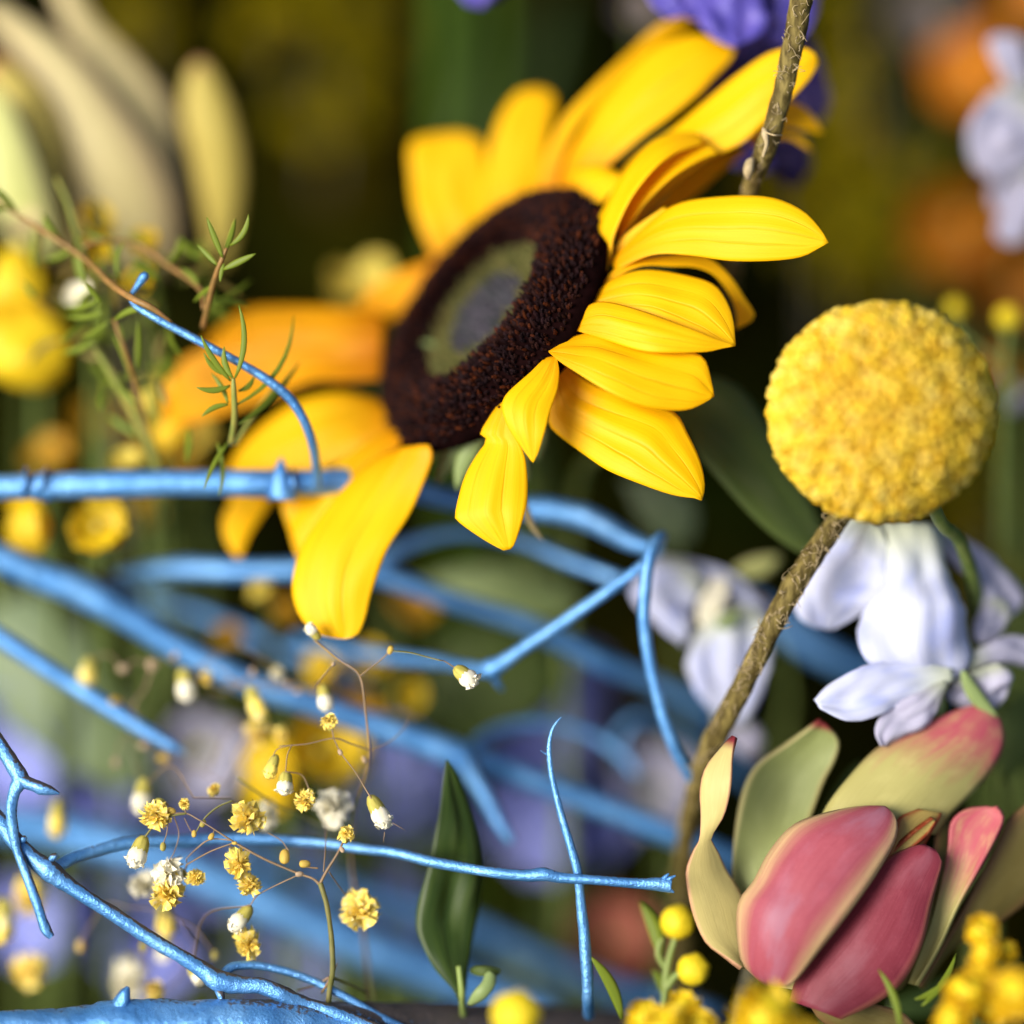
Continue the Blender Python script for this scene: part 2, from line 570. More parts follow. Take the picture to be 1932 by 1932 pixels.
M['golden'] = petal_mat('yellow petal in painted shade', (.70, .44, .006), (.58, .32, .004), .25, None, .5, 12, .6)  # darker yellow: shade on the right button cluster put into the colour
M['amber'] = petal_mat('amber petal', (.62, .33, .006), (.50, .24, .004), .25, None, .5, 12, .6)
M['orange'] = petal_mat('orange petal', (.55, .185, .004), (.46, .14, .003), .25, None, .5, 12, .6)
M['lilac'] = petal_mat('blue lilac petal', (.27, .31, .70), (.20, .23, .60), .3, None, .5, 14, .6, None, .2, .3, .6, (.42, .44, .74))
M['coral'] = petal_mat('coral petal', (.52, .16, .09), (.44, .12, .08), .25, None, .5, 12, .6)
M['bead'] = plain_mat('yellow bud', (.84, .66, .018), (.80, .56, .012), 900, .5, .1)
M['bg_leaf'] = island_mat('shadowed foliage', [(.006, .010, .001), (.014, .014, .001), (.004, .006, .001), (.022, .016, .0008), (.008, .014, .002), (.005, .004, .001)], .9, 0, .0)  # shade deep in the bouquet is put into these near-black greens
M['bg_shade'] = plain_mat('dark backdrop as deep shade', (.004, .005, .0015), (.008, .007, .0015), 12, 1.0, 0, .1, .0)
M['gold'] = island_mat('goldenrod florets', [(.19, .135, .0015), (.27, .19, .002), (.15, .13, .002), (.11, .12, .004)], .8, .15, .05)

# ------------------------------------------------------------------ the setting: added dark sheet for shade and deep foliage
V, FC = [], []
nx, nz = 40, 40
for i in range(nx + 1):
    for j in range(nz + 1):
        x = (i / nx - .5) * 1.6
        z = (j / nz - .5) * 1.6
        y = .40 - .28 * (x * x + z * z) + .012 * mnoise.noise(Vector((x * 7, z * 7, 1)))
        V.append((x, y, z))
for i in range(nx):
    for j in range(nz):
        a = i * (nz + 1) + j
        FC.append((a, a + nz + 1, a + nz + 2, a + 1))
bk = build('shade_backdrop', V, FC, M['bg_shade'])  # added sheet, its near-black colour stands for shade between the leaves
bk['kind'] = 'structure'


def leaf_cloud(name, mat, count, box, size, label, category, seed=1):
    rnd = random.Random(seed)
    V, FC = [], []
    for k in range(count):
        c = Vector((rnd.uniform(*box[0]), rnd.uniform(*box[1]), rnd.uniform(*box[2]))) * CM
        le = rnd.uniform(*size) * CM
        wd = le * rnd.uniform(.22, .42)
        ax = Vector((rnd.gauss(0, 1), rnd.gauss(0, .6), rnd.gauss(.5, 1))).normalized()
        sd = ax.cross(Vector((rnd.gauss(0, .5), -1, rnd.gauss(0, .5)))).normalized()
        nn = ax.cross(sd)
        b = len(V)
        for t, q in ((0, .1), (.3, .9), (.6, 1), (.85, .55), (1, .03)):
            p = c + ax * le * (t - .5) - nn * le * .25 * (t - .4) ** 2
            V += [p - sd * wd * q * .5 + nn * wd * .12 * q, p, p + sd * wd * q * .5 + nn * wd * .12 * q]
        for s in range(4):
            for j in range(2):
                a = b + s * 3 + j
                FC.append((a, a + 1, a + 4, a + 3))
    o = build(name, V, FC, mat, kind='stuff')
    o['label'] = label
    o['category'] = category
    return o


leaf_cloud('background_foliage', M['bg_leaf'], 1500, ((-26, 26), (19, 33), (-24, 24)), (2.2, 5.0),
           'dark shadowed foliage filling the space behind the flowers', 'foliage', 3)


def plume(fr, x, y, d, h, w, label, seed):
    """A goldenrod plume: stem and a tuft of tiny florets."""
    rnd = random.Random(seed)
    base = at(fr, x, y, d)
    t = thing('goldenrod_plume', label, 'goldenrod', base, 'goldenrod plumes deep in the bouquet')
    tube('stem', M['stem_dk'], t, fr, [(x, y + h * .9, d + 1, 9), (x + 8, y + h * .3, d + .5, 8), (x, y - h * .35, d, 5)], sides=6)
    V, FC = [], []
    lumps = [(x + rnd.uniform(-.42, .42) * w, y + rnd.uniform(-.42, .42) * h, rnd.uniform(-.8, .8), rnd.uniform(.10, .20) * w) for _ in range(8)]
    for k in range(330):
        lx, ly, ld, lr = lumps[k % 8]
        c = at(fr, lx + rnd.gauss(0, .6) * lr, ly + rnd.gauss(0, .6) * lr, d + ld + rnd.gauss(0, .5) * lr * UNIT)
        s = px(fr, rnd.uniform(7, 15), d)
        b = len(V)
        V += [c + Vector(o) * s for o in ((1, 0, 0), (-1, 0, 0), (0, 1, 0), (0, -1, 0), (0, 0, 1.3), (0, 0, -1.3))]
        for f in ((0, 2, 4), (2, 1, 4), (1, 3, 4), (3, 0, 4), (2, 0, 5), (1, 2, 5), (3, 1, 5), (0, 3, 5)):
            FC.append(tuple(b + i for i in f))
    build('floret_tuft', V, FC, M['gold'], t, kind='stuff')


for i, (x, y, d, h, w, l) in enumerate([
        (610, 190, 18, 200, 170, 'olive goldenrod plume blurred in the dark above the sunflower'),
        (530, 20, 17, 150, 150, 'goldenrod plume blurred between pale protea bud and green stem'),
        (250, 60, 19, 160, 120, 'goldenrod plume half hidden behind the pale protea bud'),
        (700, 10, 21, 150, 120, 'amber goldenrod plume beside the tall green stem'),
        (1640, 150, 15, 420, 230, 'broad goldenrod plume beside the violet petals'),
        (1700, 380, 14, 330, 260, 'goldenrod plume above the yellow ball flower'),
        (1560, 440, 15, 260, 180, 'goldenrod plume behind the tip of the level sunflower petal'),
        (1880, 860, 12, 360, 200, 'goldenrod plume behind the right flank of yellow ball flower'),
        (1850, 1020, 11, 220, 160, 'amber goldenrod plume behind the white delphinium')]):
    plume('I', x, y, d, h, w, l, 40 + i)

# ------------------------------------------------------------------ sunflower
CX, CY, CD = 926.0, 597.0, 2.0
SC = at('I', CX, CY, CD)
UV_U = Vector((.593, 0.0, .805))
UV_V = Vector((.805 * .454, -.891, -.593 * .454))
UV_N = UV_U.cross(UV_V)
if UV_N.y > 0:
    UV_N = -UV_N
DR = px('I', 295, CD)


def dz(fr, x, y):
    """Depth of the disc plane under a plan point."""
    ox, oy, k = F[fr]
    s = (ox + k * x - CX) * .805 + (oy + k * y - CY) * .593
    return CD - 1.9625 * s * UNIT * 1.044


sf = thing('sunflower', 'large yellow sunflower with dark brown disc turned to the upper left', 'sunflower', SC)


def disc_h(r):
    # raised dark ring, hollow middle
    if r < .5:
        return .02 + .02 * r
    if r < .66:
        t = (r - .5) / .16
        return .03 + .17 * t * t * (3 - 2 * t)
    t = (r - .66) / .34
    return .20 - .24 * t ** 2.2


V, FC = [], []
nr_, na_ = 22, 64
for i in range(nr_ + 1):
    r = i / nr_
    for j in range(na_):
        a = 2 * math.pi * j / na_
        V.append(SC + (UV_U * math.cos(a) + UV_V * math.sin(a)) * DR * r + UV_N * DR * (disc_h(r) - .02))
for j in range(na_):     # underside
    a = 2 * math.pi * j / na_
    V.append(SC + (UV_U * math.cos(a) + UV_V * math.sin(a)) * DR * .8 - UV_N * DR * .28)
for i in range(nr_ + 1):
    for j in range(na_):
        a, b = i * na_ + j, i * na_ + (j + 1) % na_
        FC.append((a, b, b + na_, a + na_))
disc = build('disc', V, FC, M['disc_base'], sf)


def floret_field(name, mat, r0, r1, count, rad, hgt, seed, lean=0.0):
    rnd = random.Random(seed)
    V, FC = [], []
    ga = math.pi * (3 - math.sqrt(5))
    for k in range(count):
        r = math.sqrt(r0 * r0 + (r1 * r1 - r0 * r0) * (k + .5) / count)
        a = k * ga + rnd.gauss(0, .02)
        r += rnd.gauss(0, .006)
        rd = UV_U * math.cos(a) + UV_V * math.sin(a)
        tn = -UV_U * math.sin(a) + UV_V * math.cos(a)
        e = .01
        sl = (disc_h(min(r + e, 1)) - disc_h(max(r - e, 0))) / (2 * e)
        nn = (UV_N - rd * sl * .7).normalized()
        ax = (nn + rd * rnd.gauss(lean, .22) + tn * rnd.gauss(0, .22)).normalized()
        c = SC + rd * DR * r + UV_N * DR * (disc_h(r) - .02)
        s = DR * rad * rnd.uniform(.75, 1.25)
        h = DR * hgt * rnd.uniform(.6, 1.4)
        x = ax.orthogonal().normalized()
        y = ax.cross(x)
        b = len(V)
        for (q, z) in ((.8, 0), (1.0, .55), (.55, 1.0)):
            for j in range(5):
                al = 2 * math.pi * j / 5
                V.append(c + (x * math.cos(al) + y * math.sin(al)) * s * q + ax * h * z)
        V.append(c + ax * h * .8)
        for l in range(2):
            for j in range(5):
                p, q2 = b + l * 5 + j, b + l * 5 + (j + 1) % 5
                FC.append((p, q2, q2 + 5, p + 5))
        for j in range(5):
            FC.append((b + 10 + j, b + 10 + (j + 1) % 5, b + 15))
    return build(name, V, FC, mat, disc, smooth=False, kind='stuff')


floret_field('ring_florets', M['disc'], .47, .965, 3600, .0125, .042, 5)
floret_field('green_florets', M['disc_green'], .30, .54, 800, .011, .07, 6)
floret_field('downy_florets', M['disc_grey'], .0, .33, 520, .012, .06, 7)
sheet('green_ring_edge', M['leaf_pl'], sf, '3', [(500, 1180), (620, 1185), (740, 1225), (850, 1290)],
      [(540, 1230), (620, 1265), (730, 1320), (830, 1330)], (2.9, 2.65, 2.3, 1.95), bulge=.2)  # strip for the lower edge of the green floret ring


def pet(fr, L, Rr, dl, dr=None, mat='sun', **kw):
    kw['bulge'] = kw.get('bulge', .10) * .75
    kw['ridge'] = kw.get('ridge', .018) * .5
    kw.setdefault('ridge', .008)
    kw.setdefault('nr', 3)
    kw.setdefault('m', 18)
    kw.setdefault('n', 28)
    kw.setdefault('wave', .03)
    kw['seed'] = len(sf.children) * 1.7
    return sheet('petal', M[mat], sf, fr, L, Rr, dl, dr, thick=.00013, **kw)


# near side
pet('2', [(300, 1640), (480, 1460), (700, 1290), (1000, 1235), (1300, 1240), (1500, 1320), (1610, 1430), (1668, 1525)],
    [(330, 1700), (560, 1605), (800, 1607), (1050, 1640), (1300, 1640), (1500, 1615), (1610, 1560), (1668, 1527)],
    (.95, .75, .45, .15, -.05), (.7, .35, .2, .05, -.05), bulge=.13, ridge=.022)
pet('I', [(1136, 545), (1146, 522), (1168, 502), (1205, 489), (1265, 482), (1330, 484), (1372, 515), (1403, 560), (1424, 598), (1392, 620)],
    [(1150, 545), (1166, 524), (1188, 510), (1220, 501), (1265, 503), (1313, 505), (1350, 522), (1381, 565), (1390, 600), (1388, 621)],
    (.65, .75, .9, 1.0, 1.1), (.6, .65, .8, .95, 1.1), bulge=.05, ridge=0)
pet('4', [(960, 330), (985, 262), (1080, 170), (1200, 110), (1330, 85), (1500, 105), (1720, 160), (1810, 240), (1870, 380), (1888, 555)],
    [(950, 380), (1040, 360), (1150, 370), (1300, 400), (1450, 450), (1600, 500), (1720, 540), (1800, 560), (1850, 565), (1888, 563)],
    (.6, .5, .4, .2, .0), (.35, .2, 0, -.05, -.05), bulge=.12, ridge=.02)
pet('4', [(880, 420), (950, 325), (1060, 288), (1300, 345), (1600, 455), (1800, 535), (1887, 560)],
    [(890, 470), (980, 500), (1100, 540), (1350, 605), (1680, 604), (1800, 582), (1887, 566)],
    (.35, .12, -.1, -.25, -.15), (.2, -.1, -.35, -.3, -.15), bulge=.16, ridge=.02)
pet('4', [(712, 600), (800, 535), (900, 502), (1050, 478), (1300, 540), (1550, 590), (1690, 640), (1737, 790), (1753, 880)],
    [(715, 606), (790, 670), (900, 740), (1080, 845), (1280, 935), (1450, 970), (1590, 968), (1690, 925), (1753, 883)],
    (.12, .2, .1, -.05, -.15, -.2), (.05, -.3, -.5, -.45, -.3, -.2), bulge=.12, ridge=.022)
pet('4', [(780, 640), (860, 720), (1000, 810), (1250, 900), (1500, 975), (1590, 1120), (1660, 1270), (1692, 1400), (1692, 1480), (1675, 1537)],
    [(720, 800), (715, 960), (716, 1060), (790, 1140), (950, 1260), (1100, 1360), (1300, 1440), (1500, 1505), (1640, 1524), (1672, 1538)],
    (.6, .5, .3, .1, -.1), (.6, .5, .15, -.1, -.15), bulge=.14, ridge=.03, nr=3)
pet('4', [(758, 632), (690, 645), (600, 730), (520, 800), (440, 880), (420, 960), (460, 1080), (540, 1200), (612, 1297)],
    [(763, 633), (780, 720), (775, 820), (755, 890), (740, 930), (715, 1010), (700, 1070), (655, 1220), (617, 1299)],
    (.12, -.1, -.25, -.3), (.05, -.15, -.35, -.3), bulge=.12, ridge=.03)
pet('4', [(470, 860), (400, 930), (330, 1030), (284, 1118), (325, 1160), (255, 1260), (180, 1400), (128, 1600), (140, 1665), (300, 1780), (430, 1853)],
    [(500, 900), (490, 980), (495, 1060), (510, 1140), (545, 1210), (570, 1290), (582, 1450), (572, 1580), (540, 1700), (500, 1810), (475, 1843)],
    (.35, .3, .15, 0, -.1), (.15, .1, 0, -.15, -.1), bulge=.10, ridge=.03)
# lower left
pet('5', [(1090, 930), (1010, 980), (930, 1060), (840, 1160), (740, 1300), (680, 1420), (653, 1550), (668, 1650), (715, 1735), (800, 1792), (880, 1806)],
    [(1300, 890), (1318, 950), (1270, 1080), (1200, 1230), (1100, 1400), (1045, 1540), (1020, 1620), (1005, 1690), (975, 1770), (940, 1798), (900, 1806)],
    (1.6, 1.4, 1.1, .9, .8), (1.0, .95, .8, .7, .75), bulge=.10, ridge=.02)
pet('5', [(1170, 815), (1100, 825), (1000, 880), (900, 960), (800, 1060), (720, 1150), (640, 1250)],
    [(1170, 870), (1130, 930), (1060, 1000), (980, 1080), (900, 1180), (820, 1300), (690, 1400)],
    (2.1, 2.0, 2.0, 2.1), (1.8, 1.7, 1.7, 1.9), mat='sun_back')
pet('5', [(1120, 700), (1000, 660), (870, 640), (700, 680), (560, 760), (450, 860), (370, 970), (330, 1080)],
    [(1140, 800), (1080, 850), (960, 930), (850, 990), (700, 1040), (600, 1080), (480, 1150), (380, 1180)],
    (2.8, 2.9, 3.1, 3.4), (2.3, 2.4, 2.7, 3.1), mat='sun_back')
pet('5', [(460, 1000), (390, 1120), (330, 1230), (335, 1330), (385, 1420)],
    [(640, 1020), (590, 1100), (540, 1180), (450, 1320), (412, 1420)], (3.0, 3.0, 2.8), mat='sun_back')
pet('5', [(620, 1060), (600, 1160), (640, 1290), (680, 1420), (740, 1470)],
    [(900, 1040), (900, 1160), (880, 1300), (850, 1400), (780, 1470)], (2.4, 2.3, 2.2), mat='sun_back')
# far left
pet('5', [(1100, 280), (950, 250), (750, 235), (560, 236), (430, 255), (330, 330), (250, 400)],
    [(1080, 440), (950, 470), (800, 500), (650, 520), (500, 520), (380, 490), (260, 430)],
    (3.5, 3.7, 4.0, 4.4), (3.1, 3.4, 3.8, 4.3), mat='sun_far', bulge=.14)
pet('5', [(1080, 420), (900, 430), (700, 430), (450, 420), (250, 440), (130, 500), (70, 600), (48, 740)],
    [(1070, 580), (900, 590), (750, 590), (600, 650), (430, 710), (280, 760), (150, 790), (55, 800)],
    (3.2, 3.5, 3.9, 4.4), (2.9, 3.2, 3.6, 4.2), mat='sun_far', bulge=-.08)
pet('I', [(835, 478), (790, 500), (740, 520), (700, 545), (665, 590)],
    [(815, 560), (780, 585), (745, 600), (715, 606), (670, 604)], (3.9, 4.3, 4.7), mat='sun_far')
# far top
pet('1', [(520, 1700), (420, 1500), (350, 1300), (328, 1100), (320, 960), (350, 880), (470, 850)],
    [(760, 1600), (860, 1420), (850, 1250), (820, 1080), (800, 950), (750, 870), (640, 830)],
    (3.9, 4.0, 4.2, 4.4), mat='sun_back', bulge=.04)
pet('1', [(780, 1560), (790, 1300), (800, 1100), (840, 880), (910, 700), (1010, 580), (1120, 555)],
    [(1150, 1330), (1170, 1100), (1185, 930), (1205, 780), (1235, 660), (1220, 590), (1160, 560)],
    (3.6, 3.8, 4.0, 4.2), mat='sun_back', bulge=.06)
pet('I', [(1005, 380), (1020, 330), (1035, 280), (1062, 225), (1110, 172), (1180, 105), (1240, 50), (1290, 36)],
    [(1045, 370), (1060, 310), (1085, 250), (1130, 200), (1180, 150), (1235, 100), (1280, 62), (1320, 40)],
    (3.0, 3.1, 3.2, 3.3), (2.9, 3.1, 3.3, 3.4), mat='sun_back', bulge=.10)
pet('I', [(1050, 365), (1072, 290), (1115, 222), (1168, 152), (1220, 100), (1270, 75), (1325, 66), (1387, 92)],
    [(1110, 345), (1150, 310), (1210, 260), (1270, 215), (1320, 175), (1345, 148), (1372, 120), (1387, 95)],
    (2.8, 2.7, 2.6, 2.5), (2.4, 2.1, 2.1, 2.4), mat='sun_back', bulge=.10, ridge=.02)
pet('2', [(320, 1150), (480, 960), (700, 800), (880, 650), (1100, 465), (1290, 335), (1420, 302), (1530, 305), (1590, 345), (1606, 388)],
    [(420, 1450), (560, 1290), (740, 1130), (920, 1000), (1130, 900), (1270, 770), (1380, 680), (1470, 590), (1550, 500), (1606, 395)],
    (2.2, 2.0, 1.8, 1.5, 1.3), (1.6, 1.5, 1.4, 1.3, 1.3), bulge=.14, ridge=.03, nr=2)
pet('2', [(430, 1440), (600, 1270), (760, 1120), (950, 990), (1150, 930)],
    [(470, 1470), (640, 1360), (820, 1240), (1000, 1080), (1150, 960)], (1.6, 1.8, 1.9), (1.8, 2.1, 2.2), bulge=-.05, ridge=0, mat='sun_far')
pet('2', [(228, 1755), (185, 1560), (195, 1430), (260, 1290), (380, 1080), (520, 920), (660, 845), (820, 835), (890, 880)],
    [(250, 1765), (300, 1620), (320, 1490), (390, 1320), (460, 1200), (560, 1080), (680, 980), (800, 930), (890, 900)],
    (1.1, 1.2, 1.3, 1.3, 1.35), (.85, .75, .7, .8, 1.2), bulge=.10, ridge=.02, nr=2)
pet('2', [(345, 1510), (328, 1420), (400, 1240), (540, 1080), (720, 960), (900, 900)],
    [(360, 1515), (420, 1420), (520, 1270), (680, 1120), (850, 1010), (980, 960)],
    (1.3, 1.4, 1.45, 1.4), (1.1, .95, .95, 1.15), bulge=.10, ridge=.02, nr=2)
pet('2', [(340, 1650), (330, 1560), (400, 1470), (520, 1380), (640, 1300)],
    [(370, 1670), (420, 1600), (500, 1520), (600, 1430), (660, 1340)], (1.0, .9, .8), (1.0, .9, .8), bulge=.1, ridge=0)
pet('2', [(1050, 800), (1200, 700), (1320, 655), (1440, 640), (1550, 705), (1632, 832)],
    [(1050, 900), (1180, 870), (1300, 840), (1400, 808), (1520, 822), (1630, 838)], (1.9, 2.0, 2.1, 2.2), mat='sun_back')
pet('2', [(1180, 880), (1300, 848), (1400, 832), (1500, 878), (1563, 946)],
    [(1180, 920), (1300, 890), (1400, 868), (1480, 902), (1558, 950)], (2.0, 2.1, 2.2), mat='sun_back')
pet('2', [(20, 1120), (90, 1060), (180, 1038), (300, 1060), (380, 1110)],
    [(200, 1290), (250, 1270), (290, 1220), (340, 1170), (385, 1120)], (2.3, 2.1, 1.8), (1.8, 1.6, 1.5), bulge=.1, ridge=0)
# green bracts under the head
for a, b, w, d0, d1 in (((300, 1080), (15, 1440), 120, 1.3, 1.6), ((330, 1100), (135, 1470), 110, 1.1, 1.3),
                        ((560, 1180), (590, 1420), 100, .9, 1.1), ((700, 1080), (650, 1290), 90, 1.1, 1.3),
                        ((560, 1500), (680, 1790), 40, 1.0, 1.2), ((240, 1120), (-60, 1300), 90, 1.6, 1.9)):
    needle('bract', M['leaf_pl'] if w > 60 else M['pale_br'], sf, '4', a, b, w, d0, d1, .1)
tube('stem', M['stem_g'], sf, 'I', [(950, 640, 3.2, 60), (975, 700, 4.6, 40), (1000, 830, 6.5, 34), (1030, 1050, 8.5, 32), (1050, 1400, 11, 32), (1050, 2050, 13, 32)], sides=12)

# ------------------------------------------------------------------ craspedia ball
CB = at('I', 1606, 755, -.8)


def craspedia():
    d = -.9
    c = at('I', 1662, 777, d)
    rad = px('I', 203, d)
    t = thing('craspedia', 'round golden yellow ball flower beside the sunflower', 'ball flower', c)
    V, FC = [], []
    for i in range(17):
        th = math.pi * i / 16
        for j in range(32):
            ph = 2 * math.pi * j / 32
            V.append(c + Vector((math.sin(th) * math.cos(ph), math.sin(th) * math.sin(ph), math.cos(th) * .97)) * rad * .965)
    for i in range(16):
        for j in range(32):
            a, b = i * 32 + j, i * 32 + (j + 1) % 32
            FC.append((a, b, b + 32, a + 32))
    build('core', V, FC, M['crasp_core'], t)
    # floret: a five lobed little tuft, axis +Z
    fv, ff = [], []
    for (q, z) in ((.75, -.5), (1.0, .25), (.62, .85)):
        for j in range(6):
            al = 2 * math.pi * j / 6
            k = 1.0 + (.16 if j % 2 else -.10)
            fv.append(Vector((math.cos(al) * q * k, math.sin(al) * q * k, z)))
    fv.append(Vector((0, 0, .62)))
    for l in range(2):
        for j in range(6):
            p, q2 = l * 6 + j, l * 6 + (j + 1) % 6
            ff.append((p, q2, q2 + 6, p + 6))
    for j in range(6):
        ff.append((12 + j, 12 + (j + 1) % 6, 18))
    rnd = random.Random(8)
    cnt = 1650
    ga = math.pi * (3 - math.sqrt(5))
    pts = []
    for k in range(cnt):
        z = 1 - 2 * (k + .5) / cnt
        a = k * ga
        s = math.sqrt(1 - z * z)
        v = Vector((s * math.cos(a), -z, s * math.sin(a)))
        v = (v + Vector((rnd.gauss(0, .012), rnd.gauss(0, .012), rnd.gauss(0, .012)))).normalized()
        lump = 1 + .030 * mnoise.noise(v * 6.5) + .02 * mnoise.noise(v * 15) + rnd.gauss(0, .006)
        sc = rad * .0425 * rnd.uniform(.75, 1.3)
        ax = (v + Vector((rnd.gauss(0, .16), rnd.gauss(0, .16), rnd.gauss(0, .16)))).normalized()
        pts.append((v, lump, sc, ax, rnd.uniform(0, 6.28)))
    pts.sort(key=lambda p: p[0].y)
    me = bpy.data.meshes.new('floret')
    me.from_pydata([tuple(v) for v in fv], [], ff)
    me.materials.append(M['crasp'])
    me.polygons.foreach_set('use_smooth', [True] * len(me.polygons))
    SV, SF = [], []
    for k, (v, lump, sc, ax, ro) in enumerate(pts):
        mt = ax.to_track_quat('Z', 'Y').to_matrix().to_4x4() @ Matrix.Rotation(ro, 4, 'Z')
        pos = Vector((v.x, v.y, v.z * .97)) * rad * lump
        if k < 300:
            o = bpy.data.objects.new('floret', me)
            COL.objects.link(o)
            o.parent = t
            o.location = pos
            o.rotation_euler = mt.to_euler()
            o.scale = (sc, sc, sc * 1.6)
        else:
            b = len(SV)
            SV += [c + pos + (mt @ Vector((p.x * sc, p.y * sc, p.z * sc * 1.6))) for p in fv]
            SF += [tuple(b + i for i in f) for f in ff]
    build('outer_florets', SV, SF, M['crasp'], t, kind='stuff')
    tube('stem', M['stem_g'], t, 'I', [(1740, 900, -.2, 15), (1775, 985, .3, 13), (1815, 1030, 1.0, 13), (1850, 1180, 2.4, 13), (1850, 1500, 4.5, 13), (1830, 2050, 6, 13)], sides=10)


craspedia()

# ------------------------------------------------------------------ rough brown twigs


def twig(label, pts, seed, fibres):
    t = thing('twig', label, 'twig', at('I', pts[-1][0], pts[-1][1], pts[-1][2]))
    tube('stem', M['twig'], t, 'I', pts, sides=20, seg=110, rough=.11, seed=seed, freq=1.6, knobs=((.62, .02, .14), (.3, .015, .10)))
    rnd = random.Random(seed)
    V, FC = [], []
    for k in range(fibres):
        p = cat(pts, rnd.uniform(.05, .95))
        x, y, d, r = p
        sx = rnd.choice((-1, 1)) * r * rnd.uniform(.2, 1.02)
        dd = d - math.sqrt(max(0, r * r - min(sx * sx, r * r))) * UNIT - .01
        q = [(x + sx, y, dd, rnd.uniform(.7, 1.4))]
        for s in range(3):
            lx, ly, ld, lr = q[-1]
            q.append((lx + rnd.gauss(0, 6), ly + rnd.uniform(-10, 12), ld - rnd.uniform(0, .04), lr * .75))
        v, f, _, _ = tube_data('I', q, sides=4, seg=6, rough=0)
        b = len(V)
        V += v
        FC += [tuple(b + i for i in g) for g in f]
    build('bark_fibres', V, FC, M['fibre'], t, kind='stuff')
    return t


tw = twig('rough brown twig crossing in front of the upper sunflower petals',
          [(1680, -620, -.4, 18), (1580, -260, -.1, 19), (1530, -60, .1, 19), (1512, 0, .2, 20), (1497, 80, .3, 20), (1478, 170, .4, 19), (1452, 260, .55, 19), (1425, 330, .9, 18), (1405, 400, 1.5, 17), (1385, 480, 2.6, 16), (1370, 620, 4.2, 16)], 3, 110)
sheet('bark_flap', M['fibre'], tw, '2', [(1255, 800), (1250, 850), (1270, 900), (1250, 985)], [(1285, 830), (1290, 870), (1285, 920), (1258, 990)], (.3, .28, .25), bulge=.3, n=8, m=4)
sheet('bark_flap', M['fibre'], tw, '2', [(1145, 1030), (1135, 1080), (1150, 1120)], [(1200, 990), (1195, 1060), (1170, 1130)], (.55, .5, .6), bulge=.3, n=8, m=4)
tube('bark_ring', M['fibre'], tw, '2', [(1255, 815, .42, 7), (1290, 838, .2, 7), (1330, 850, .16, 7), (1375, 850, .3, 6)], sides=6, rough=.3)
twig('rough brown twig rising behind the yellow ball flower',
     [(1640, 905, 1.0, 15), (1600, 955, .75, 18), (1560, 1010, .6, 21), (1510, 1085, .5, 21), (1465, 1165, .5, 21), (1425, 1245, .6, 20), (1380, 1335, .9, 21), (1340, 1410, 1.3, 20), (1312, 1490, 1.8, 19), (1290, 1620, 3, 18), (1280, 1800, 5, 18), (1275, 2050, 6, 18)], 9, 260)

# ------------------------------------------------------------------ blue painted branches


def branch(label, pts, bare=-.28, knobs=(), seed=1, seg=None, rough=.08, group=None, sides=16, bare_far=0.0):  # bare_far: shade painted over the far half by extra bark mix
    t = thing('blue_branch', label, 'branch', at('I', pts[0][0], pts[0][1], pts[0][2]), group)
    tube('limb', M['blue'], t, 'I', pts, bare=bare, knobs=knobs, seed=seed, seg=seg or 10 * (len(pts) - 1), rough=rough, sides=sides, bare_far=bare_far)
    return t


def sidetwig(t, pts, name='twig', bare=-.25, seed=2, knobs=(), rough=.08, fr='I', sides=12):
    return tube(name, M['blue'], t, fr, pts, bare=bare, seed=seed, seg=10 * (len(pts) - 1), rough=rough, knobs=knobs, sides=sides)


b1 = branch('thick blue painted branch running level behind the drooping sunflower petal',
            [(-60, 920, 1.7, 25), (60, 918, 1.7, 24), (200, 914, 1.7, 27), (350, 911, 1.7, 26), (500, 912, 1.7, 26), (640, 910, 1.9, 25),
             (740, 915, 2.2, 24), (840, 938, 2.6, 23), (940, 955, 2.7, 22), (1040, 962, 2.7, 23), (1120, 982, 2.6, 24), (1190, 1020, 2.3, 20), (1245, 1040, 2.0, 14)],
            knobs=((.10, .008, .2), (.425, .008, .12)), seed=4)
for x, dx in ((520, 30), (553, -6), (48, 8), (80, 30)):   # raised bud scars round the limb
    sidetwig(b1, [(x - dx * .4, 942, 1.65, 4), (x, 912, 1.45, 6), (x + dx * .3, 884, 1.6, 4)], 'bud_scar', bare=.5)
sheet('bud_scale', M['blue'], b1, 'a2', [(1440, 1440), (1470, 1320), (1512, 1232)], [(1600, 1450), (1560, 1330), (1520, 1228)], (1.5, 1.45, 1.5), bulge=.3, n=10, m=6)
sidetwig(b1, [(598, 920, 1.5, 9), (597, 880, 1.2, 8.5), (590, 838, .9, 9), (573, 792, .7, 9), (545, 750, .6, 9.5), (506, 718, .5, 9), (455, 686, .45, 8), (402, 658, .4, 8), (350, 630, .4, 8), (297, 602, .4, 7.5), (256, 578, .5, 5), (247, 560, .5, 4), (258, 542, .45, 6), (272, 522, .4, 9), (276, 514, .4, 4)], bare=-.05, seed=8)
b1b = sidetwig(b1, [(1236, 1045, 1.9, 10), (1250, 1010, 1.5, 9), (1232, 1030, 1.2, 12), (1220, 1080, 1.1, 12), (1215, 1160, 1.1, 12), (1224, 1240, 1.2, 12), (1245, 1330, 1.3, 12), (1268, 1400, 1.4, 12), (1300, 1460, 1.6, 12), (1345, 1515, 2.0, 11)], seed=12)
sidetwig(b1, [(1228, 1055, 1.4, 10), (1180, 1092, 1.4, 11), (1080, 1162, 1.5, 12), (990, 1222, 1.6, 12.5), (925, 1262, 1.7, 16), (880, 1258, 2.2, 12), (820, 1248, 2.9, 13), (740, 1240, 3.6, 13), (640, 1225, 4.4, 13), (560, 1205, 5, 12)], seed=14, knobs=((.44, .02, .25),))
